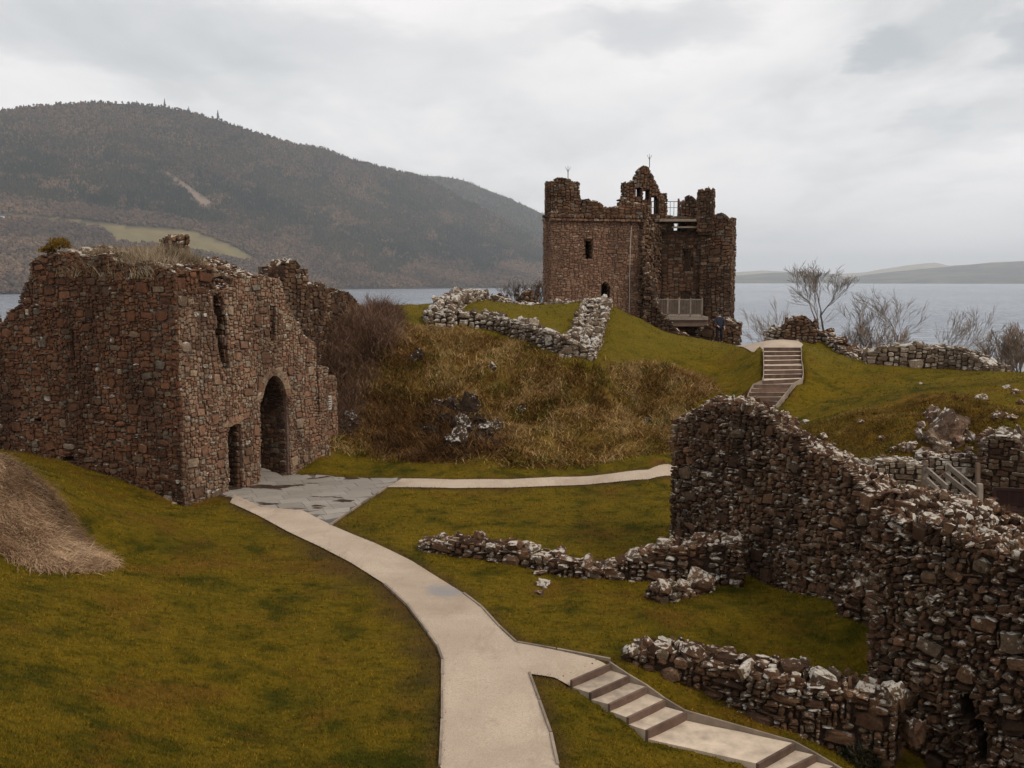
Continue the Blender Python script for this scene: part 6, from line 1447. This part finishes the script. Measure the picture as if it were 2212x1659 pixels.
tree('bare_bush', 'few bare twigs sticking up from the top of the bramble slope', **tree_at(808, 690, 628, 52, depth=4, seed=48, stems=4, spread=0.4, group='bare bushes along the bank', rad=.035, cat='bush'))
tree('bare_bush', 'thin grey twigs growing against the back left corner of the mound wall', **tree_at(1000, 690, 648, 54.6, depth=4, seed=49, stems=6, spread=0.5, group='bare bushes along the bank', rad=.02, cat='bush'))
M_gorse = blade_mat('gorse_foliage', (0.10, 0.055, 0.010), (0.20, 0.115, 0.015), (0.30, 0.18, 0.03), 2.0); M_darkleaf = blade_mat('dark_foliage', (0.012, 0.012, 0.007), (0.03, 0.028, 0.012), (0.05, 0.04, 0.02), 2.0)
def bush(name, label, p, rx, ry, rz, n, mat, seed, size=.10):
    r = np.random.default_rng(seed); root = empty(name, tuple(p)); tag(root, label, 'bush'); segs = []
    for s in range(7): grow(r, np.array([0, 0, -.05]), np.array([r.normal(0, .7), r.normal(0, .7), 1.0]) / 1.4, rz * .6, .015, 2, segs, .7)
    m = MB(); [m.tube(a, np.linspace(b_, c, len(a)), 3) for a, b_, c, _ in segs]; m.build('stems', M_bark, root)
    q = r.normal(0, 1, (n, 3)); q /= np.linalg.norm(q, axis=1, keepdims=True); q *= r.uniform(.3, 1, (n, 1)) ** .5; lump = 1 + .35 * fbm(q[:, 0] * 3 + seed, q[:, 1] * 3 + q[:, 2] * 2, seed)
    q = q * lump[:, None] * np.array([rx, ry, rz]); q[:, 2] = np.abs(q[:, 2])
    o = ribbons('foliage', q, r.uniform(0, 6.3, n), r.uniform(0, 1.5, n), r.uniform(.5, 1.2, n) * size, r.uniform(.3, .6, n) * size, r.uniform(0, 1, n), mat, r, parent=root, kind=None)
    return root
p = at(128, 536, 32.3); bush('gorse_bush', 'orange-tinged gorse bush growing on top of the gatehouse wall at its left', p, .42, .4, .36, 900, M_gorse, 3)
bush('gorse_bush', 'lower gorse clump left of the larger one on the gatehouse top', at(103, 546, 32.6), .30, .3, .20, 400, M_gorse, 4)
bush('dark_bush', 'dark evergreen bush at the lower right between the low wall and the rough wall', ground(1862, 1655) , .42, .42, .40, 1500, M_darkleaf, 6, .08)

# ------------------------------------------------------------------ timber rail, bench, cottage, skyline firs
def q3(dx, dy, D): return at(dx, dy, D)
sr = thing('stair_handrail', 'grey timber handrails on posts going down into the court behind the big wall', 'handrail', at(2050, 1060, 24.5))
def rb(nm, a, b_, w_, h_=None, mat=M_timber): m = MB(); m.bar(a, b_, w_, h_); return part_of(sr, m.build(nm, mat))
rb('post', q3(1997.5, 1007, 25.2), q3(1997.5, 1075, 25.2), .13); pcap = MB(); c = q3(1997.5, 1004, 25.2); pcap.raw([c + v for v in ([-.09,-.09,0],[.09,-.09,0],[.09,.09,0],[-.09,.09,0],[0,0,.16])], [(3,2,1,0)], [(0,1,4),(1,2,4),(2,3,4),(3,0,4)]); part_of(sr, pcap.build('post_cap', M_riser))
rb('post', q3(2047, 1003, 25.4), q3(2047, 1040, 25.4), .09); rb('post', q3(2116.5, 1045, 24.2), q3(2116.5, 1085, 24.2), .12); rb('post', q3(2112, 1000, 26.0), q3(2112, 1056, 26.0), .10, mat=M_riser)
rb('rail', q3(2003, 1014, 25.1), q3(2046, 1052, 24.1), .06, .12); rb('rail', q3(2003, 1035, 25.1), q3(2030, 1062, 24.3), .06, .10)
rb('rail', q3(2047, 1006, 25.4), q3(2115, 1062, 24.2), .06, .13); rb('rail', q3(2040, 1024, 25.2), q3(2108, 1078, 24.0), .06, .13)
m = MB(); m.tube([q3(2012, 1020, 24.8) + (q3(2046, 1015, 25.2) - q3(2012, 1020, 24.8)) * t - np.array([0, 0, .14 * math.sin(math.pi * t)]) for t in np.linspace(0, 1, 9)], .018, 5); part_of(sr, m.build('rope', M_riser))
be = thing('bench', 'dark slatted wooden bench standing in the court at the right edge', 'bench', at(2180, 1094, 23.2))
M_benchw = simple_mat('dark_stained_wood', (0.035, 0.016, 0.013), 0.6, 0.2, 6)
a, b_ = q3(2146, 1062, 23.2), q3(2226, 1053, 23.0); ax = (b_ - a); ax[2] = 0; Lb = np.linalg.norm(ax); ax /= Lb; nb_ = np.array([ax[1], -ax[0], 0]); zt = (a[2] + b_[2]) / 2
def bb_(nm, p, q, w_, h_): m = MB(); m.bar(p, q, w_, h_); return part_of(be, m.build(nm, M_benchw))
A0 = np.array([a[0], a[1], zt]); bb_('top_rail', A0, A0 + ax * Lb, .05, .08); bb_('back_rail', A0 - [0, 0, .38], A0 + ax * Lb - [0, 0, .38], .05, .07)
for k in range(20): p = A0 + ax * Lb * (k + .5) / 20; bb_('back_slat', p - [0, 0, .04], p - [0, 0, .36], .035, .02)
for k in range(4): p = A0 + nb_ * (.08 + .11 * k) - [0, 0, .45]; bb_('seat_slat', p, p + ax * Lb, .09, .025)
for e in (0.02, Lb - .02):
    for q in (0, .42): p = A0 + ax * e + nb_ * q; bb_('leg', p - [0, 0, .18 if q else 0], p - [0, 0, .92], .06, .06)
    p = A0 + ax * e - [0, 0, .2]; bb_('armrest', p, p + nb_ * .46, .06, .04)
P, dy = h1.pos(np.full(400, 3.0), np.linspace(0, 1, 400)); j = int(np.argmin(np.abs(dy - 473))); cp = P[j]
M_white = simple_mat('white_render', (0.75, 0.74, 0.72), 0.8, 0.05, .1); M_slate = simple_mat('slate_roof', (0.10, 0.10, 0.11), 0.8, 0.1, .1); M_pane = simple_mat('dark_pane', (0.03, 0.03, 0.035), .3, .1, .1)
co = thing('cottage', 'tiny white cottage with grey roof among the trees across the loch', 'house', cp)
m = MB(); m.box(cp + [0, 0, 3], (8.5, 4.5, 4)); part_of(co, m.build('wall', M_white))
m = MB(); c = cp + np.array([0, 0, 7.0]); V = [c + v for v in ([-9,-5,0],[9,-5,0],[9,5,0],[-9,5,0],[-9,0,4.2],[9,0,4.2])]; m.raw(V, [(0,1,5,4),(2,3,4,5),(3,2,1,0)], [(1,2,5),(3,0,4)]); part_of(co, m.build('roof', M_slate))
m = MB(); m.box(cp + [-6, 0, 11.5], (1.2, 1.0, 2.2)); part_of(co, m.build('chimney', M_white))
for k in (-5, 0, 5): m = MB(); m.box(cp + [k, -4.52, 4], (.9, .06, 1.3)); part_of(co, m.build('window', M_pane))
for k, (dx, hh, lb_) in enumerate(((356, 34, 'lone fir spire on the hill crest left of centre'), (471, 38, 'taller fir standing clear of the crest, right of the lone spire'), (408, 22, 'small fir between the two spires on the hill crest'))):
    P, dy = h1.pos(np.array([float(dx)]), np.array([1.0])); p = P[0]; root = thing('fir_tree', lb_, 'tree', p, 'firs standing above the hill crest')
    m = MB(); m.tube([p - [0, 0, 5], p + [0, 0, hh * .9]], .6, 5); part_of(root, m.build('trunk', M_bark)); m = MB(); r = np.random.default_rng(k)
    for t in range(7):
        z0 = hh * (.15 + .12 * t); rr = (hh * .20) * (1 - t / 7.5); n = 8; ring = [p + [rr * math.cos(q * 2 * math.pi / n) * r.uniform(.7, 1.2), rr * math.sin(q * 2 * math.pi / n) * r.uniform(.7, 1.2), z0 + r.uniform(-1, 1)] for q in range(n)]
        m.raw(ring + [p + [0, 0, z0 + hh * .2]], [], [(q, (q + 1) % n, n) for q in range(n)])
    part_of(root, m.build('crown', M_conifer))

# ------------------------------------------------------------------ the visitor by the keep
M_skin = simple_mat('skin', (0.42, 0.24, 0.17), 0.6, 0.1, 8); M_cap = simple_mat('navy_cap', (0.012, 0.015, 0.030), 0.8, 0.1, 8); M_trou = simple_mat('dark_trousers', (0.012, 0.014, 0.022), 0.85, 0.2, 8); M_shoe = simple_mat('dark_shoes', (0.02, 0.016, 0.014), 0.6, 0.1, 8)
M_shirt, w, b = new_mat('plaid_shirt'); oc = w.add('ShaderNodeTexCoord').outputs['Object']
bx = w.add('ShaderNodeTexWave', wave_type='BANDS', bands_direction='X', inp={'Scale': 5.0, 'Vector': oc}).outputs[0]; bz = w.add('ShaderNodeTexWave', wave_type='BANDS', bands_direction='Z', inp={'Scale': 5.0, 'Vector': oc}).outputs[0]
pl = w.math('MULTIPLY', w.math('ADD', bx, bz), 0.5); w.l.new(w.ramp(pl, [(0.25, (0.010, 0.012, 0.024)), (0.7, (0.035, 0.040, 0.065)), (0.95, (0.10, 0.10, 0.12))]), b.inputs['Base Color'])
def skin(name, chains, mat, parent, root=0, sub=2):
    """chains: list of lists of (x,y,z,rx,ry); points that coincide are shared"""
    V, E, Rr, key = [], [], [], {}
    for ch in chains:
        prev = None
        for x, y, z, *rr in ch:
            k = (round(x, 4), round(y, 4), round(z, 4))
            if k not in key: key[k] = len(V); V.append((x, y, z)); Rr.append((rr[0], rr[-1]))
            i = key[k]
            if prev is not None and prev != i: E.append((prev, i))
            prev = i
    me = bpy.data.meshes.new(name); me.from_pydata(V, E, []); o = bpy.data.objects.new(name, me); col.objects.link(o)
    md = o.modifiers.new('s', 'SKIN'); md.use_smooth_shade = True
    for i, q in enumerate(Rr): me.skin_vertices[0].data[i].radius = q
    me.skin_vertices[0].data[root].use_root = True
    ss = o.modifiers.new('u', 'SUBSURF'); ss.levels = sub; ss.render_levels = sub
    dg = bpy.context.evaluated_depsgraph_get(); m2 = bpy.data.meshes.new_from_object(o.evaluated_get(dg)); bpy.data.objects.remove(o)
    m2.materials.clear(); m2.materials.append(mat); o = link(name, m2, parent); return o
fp = at(1553, 736, 53.6); fz = float(hz(fp[0], fp[1]))
pe = empty('person', (fp[0], fp[1], fz)); pe.rotation_euler = (0, 0, math.radians(12)); tag(pe, 'person in dark plaid shirt, cap and dark trousers standing by the foot of the keep', 'person')
hip, kneeL, ankL, kneeR, ankR = (0, 0, .95), (-.13, -.03, .50), (-.16, 0, .09), (.13, -.03, .50), (.17, .01, .09)
def c(p, *r): return (*p, *r)
arms = [[(0, 0, 1.42, .13, .09), (-.19, 0, 1.42, .060), (-.27, -.02, 1.15, .046), (-.20, -.20, .98, .036), (-.17, -.27, .96, .03, .02)], [(0, 0, 1.42, .13, .09), (.19, 0, 1.42, .060), (.28, .03, 1.14, .046), (.26, -.10, .92, .036), (.25, -.15, .85, .03, .02)]]
def fingers(w_, d): 
    out = []; d = np.array(d, float); w_ = np.array(w_, float)
    for k in range(4): s = np.array([(k - 1.5) * .019, 0, 0]); L = (.062, .072, .068, .052)[k]; a_ = w_ + s; out.append([(*w_, .03, .02), (*(a_ + d * .03), .010), (*(a_ + d * (.03 + L * .5)), .009), (*(a_ + d * (.03 + L) + [0, .012, -.01]), .008)])
    out.append([(*w_, .03, .02), (*(w_ + [.035, -.01, .0]), .011), (*(w_ + [.045, -.03, -.03]), .009)]); return out
body = [[(0, 0, .95, .13, .10), (0, 0, 1.15, .13, .09), (0, 0, 1.42, .13, .09), (0, 0, 1.50, .055), (0, -.01, 1.58, .058), (0, -.015, 1.66, .082, .092), (0, -.01, 1.73, .07, .08)], [(0, 0, .95, .13, .10), (-.10, 0, .88, .085), (-.13, -.03, .50, .058), (-.16, 0, .09, .04), (-.17, -.13, .04, .035)],
        [(0, 0, .95, .13, .10), (.10, 0, .88, .085), (.13, -.03, .50, .058), (.17, .01, .09, .04), (.19, -.12, .04, .035)]] + arms + fingers(arms[0][-1][:3], (.1, -.8, -.5)) + fingers(arms[1][-1][:3], (0, -.5, -.85))
bo = skin('body', body, M_skin, pe)
sh = skin('shirt', [[(0, 0, .90, .165, .12), (0, 0, 1.15, .165, .12), (0, 0, 1.40, .165, .115), (0, 0, 1.47, .09)], [(0, 0, 1.40, .165, .115), (-.20, 0, 1.41, .085), (-.275, -.02, 1.15, .068), (-.205, -.19, .985, .052)], [(0, 0, 1.40, .165, .115), (.20, 0, 1.41, .085), (.285, .03, 1.14, .068), (.262, -.09, .935, .052)]], M_shirt, pe, 1)
tr = skin('trousers', [[(0, 0, .95, .15, .12), (-.10, 0, .86, .105), (-.13, -.03, .50, .082), (-.16, 0, .08, .072)], [(0, 0, .95, .15, .12), (.10, 0, .86, .105), (.13, -.03, .50, .082), (.17, .01, .08, .072)]], M_trou, pe)
for s_, n_ in ((-.16, 0), (.175, 0)): skin('shoe', [[(s_, .04, .045, .05, .045), (s_ * 1.05, -.08, .045, .05, .04), (s_ * 1.1, -.17, .035, .042, .03)]], M_shoe, pe)
cpo = skin('cap', [[(0, -.005, 1.72, .092, .10), (0, 0, 1.775, .07, .08)], [(0, -.005, 1.72, .092, .10), (0, -.15, 1.715, .06, .012)]], M_cap, pe)
m = MB(); m.box((0, -.112, 1.635), (.012, .016, .02)); m.build('nose', M_skin, bo)
for sx_ in (-.035, .035): m = MB(); m.box((sx_, -.100, 1.665), (.012, .006, .006)); m.build('eye', M_shoe, bo)
m = MB(); m.box((0, -.100, 1.595), (.024, .006, .004)); m.build('mouth', M_shoe, bo)
for sx_ in (-.088, .088): m = MB(); m.box((sx_, 0, 1.65), (.010, .018, .03)); m.build('ear', M_skin, bo)
# ------------------------------------------------------------------ air
hm = bpy.data.materials.new('haze_air'); hm.use_nodes = True; w = NT(hm.node_tree); w.n.clear()
out = w.add('ShaderNodeOutputMaterial')
pv_ = w.add('ShaderNodeVolumePrincipled', inp={'Color': (0.86, 0.91, 0.97, 1), 'Density': 0.00007, 'Anisotropy': 0.2})
w.l.new(pv_.outputs[0], out.inputs['Volume'])
mb = MB(); mb.hexa([(-30000, -500, -6), (30000, -500, -6), (30000, 30000, -6), (-30000, 30000, -6), (-30000, -500, 760), (30000, -500, 760), (30000, 30000, 760), (-30000, 30000, 760)])
hz_o = mb.build('haze', hm); tag(hz_o, kind='stuff')
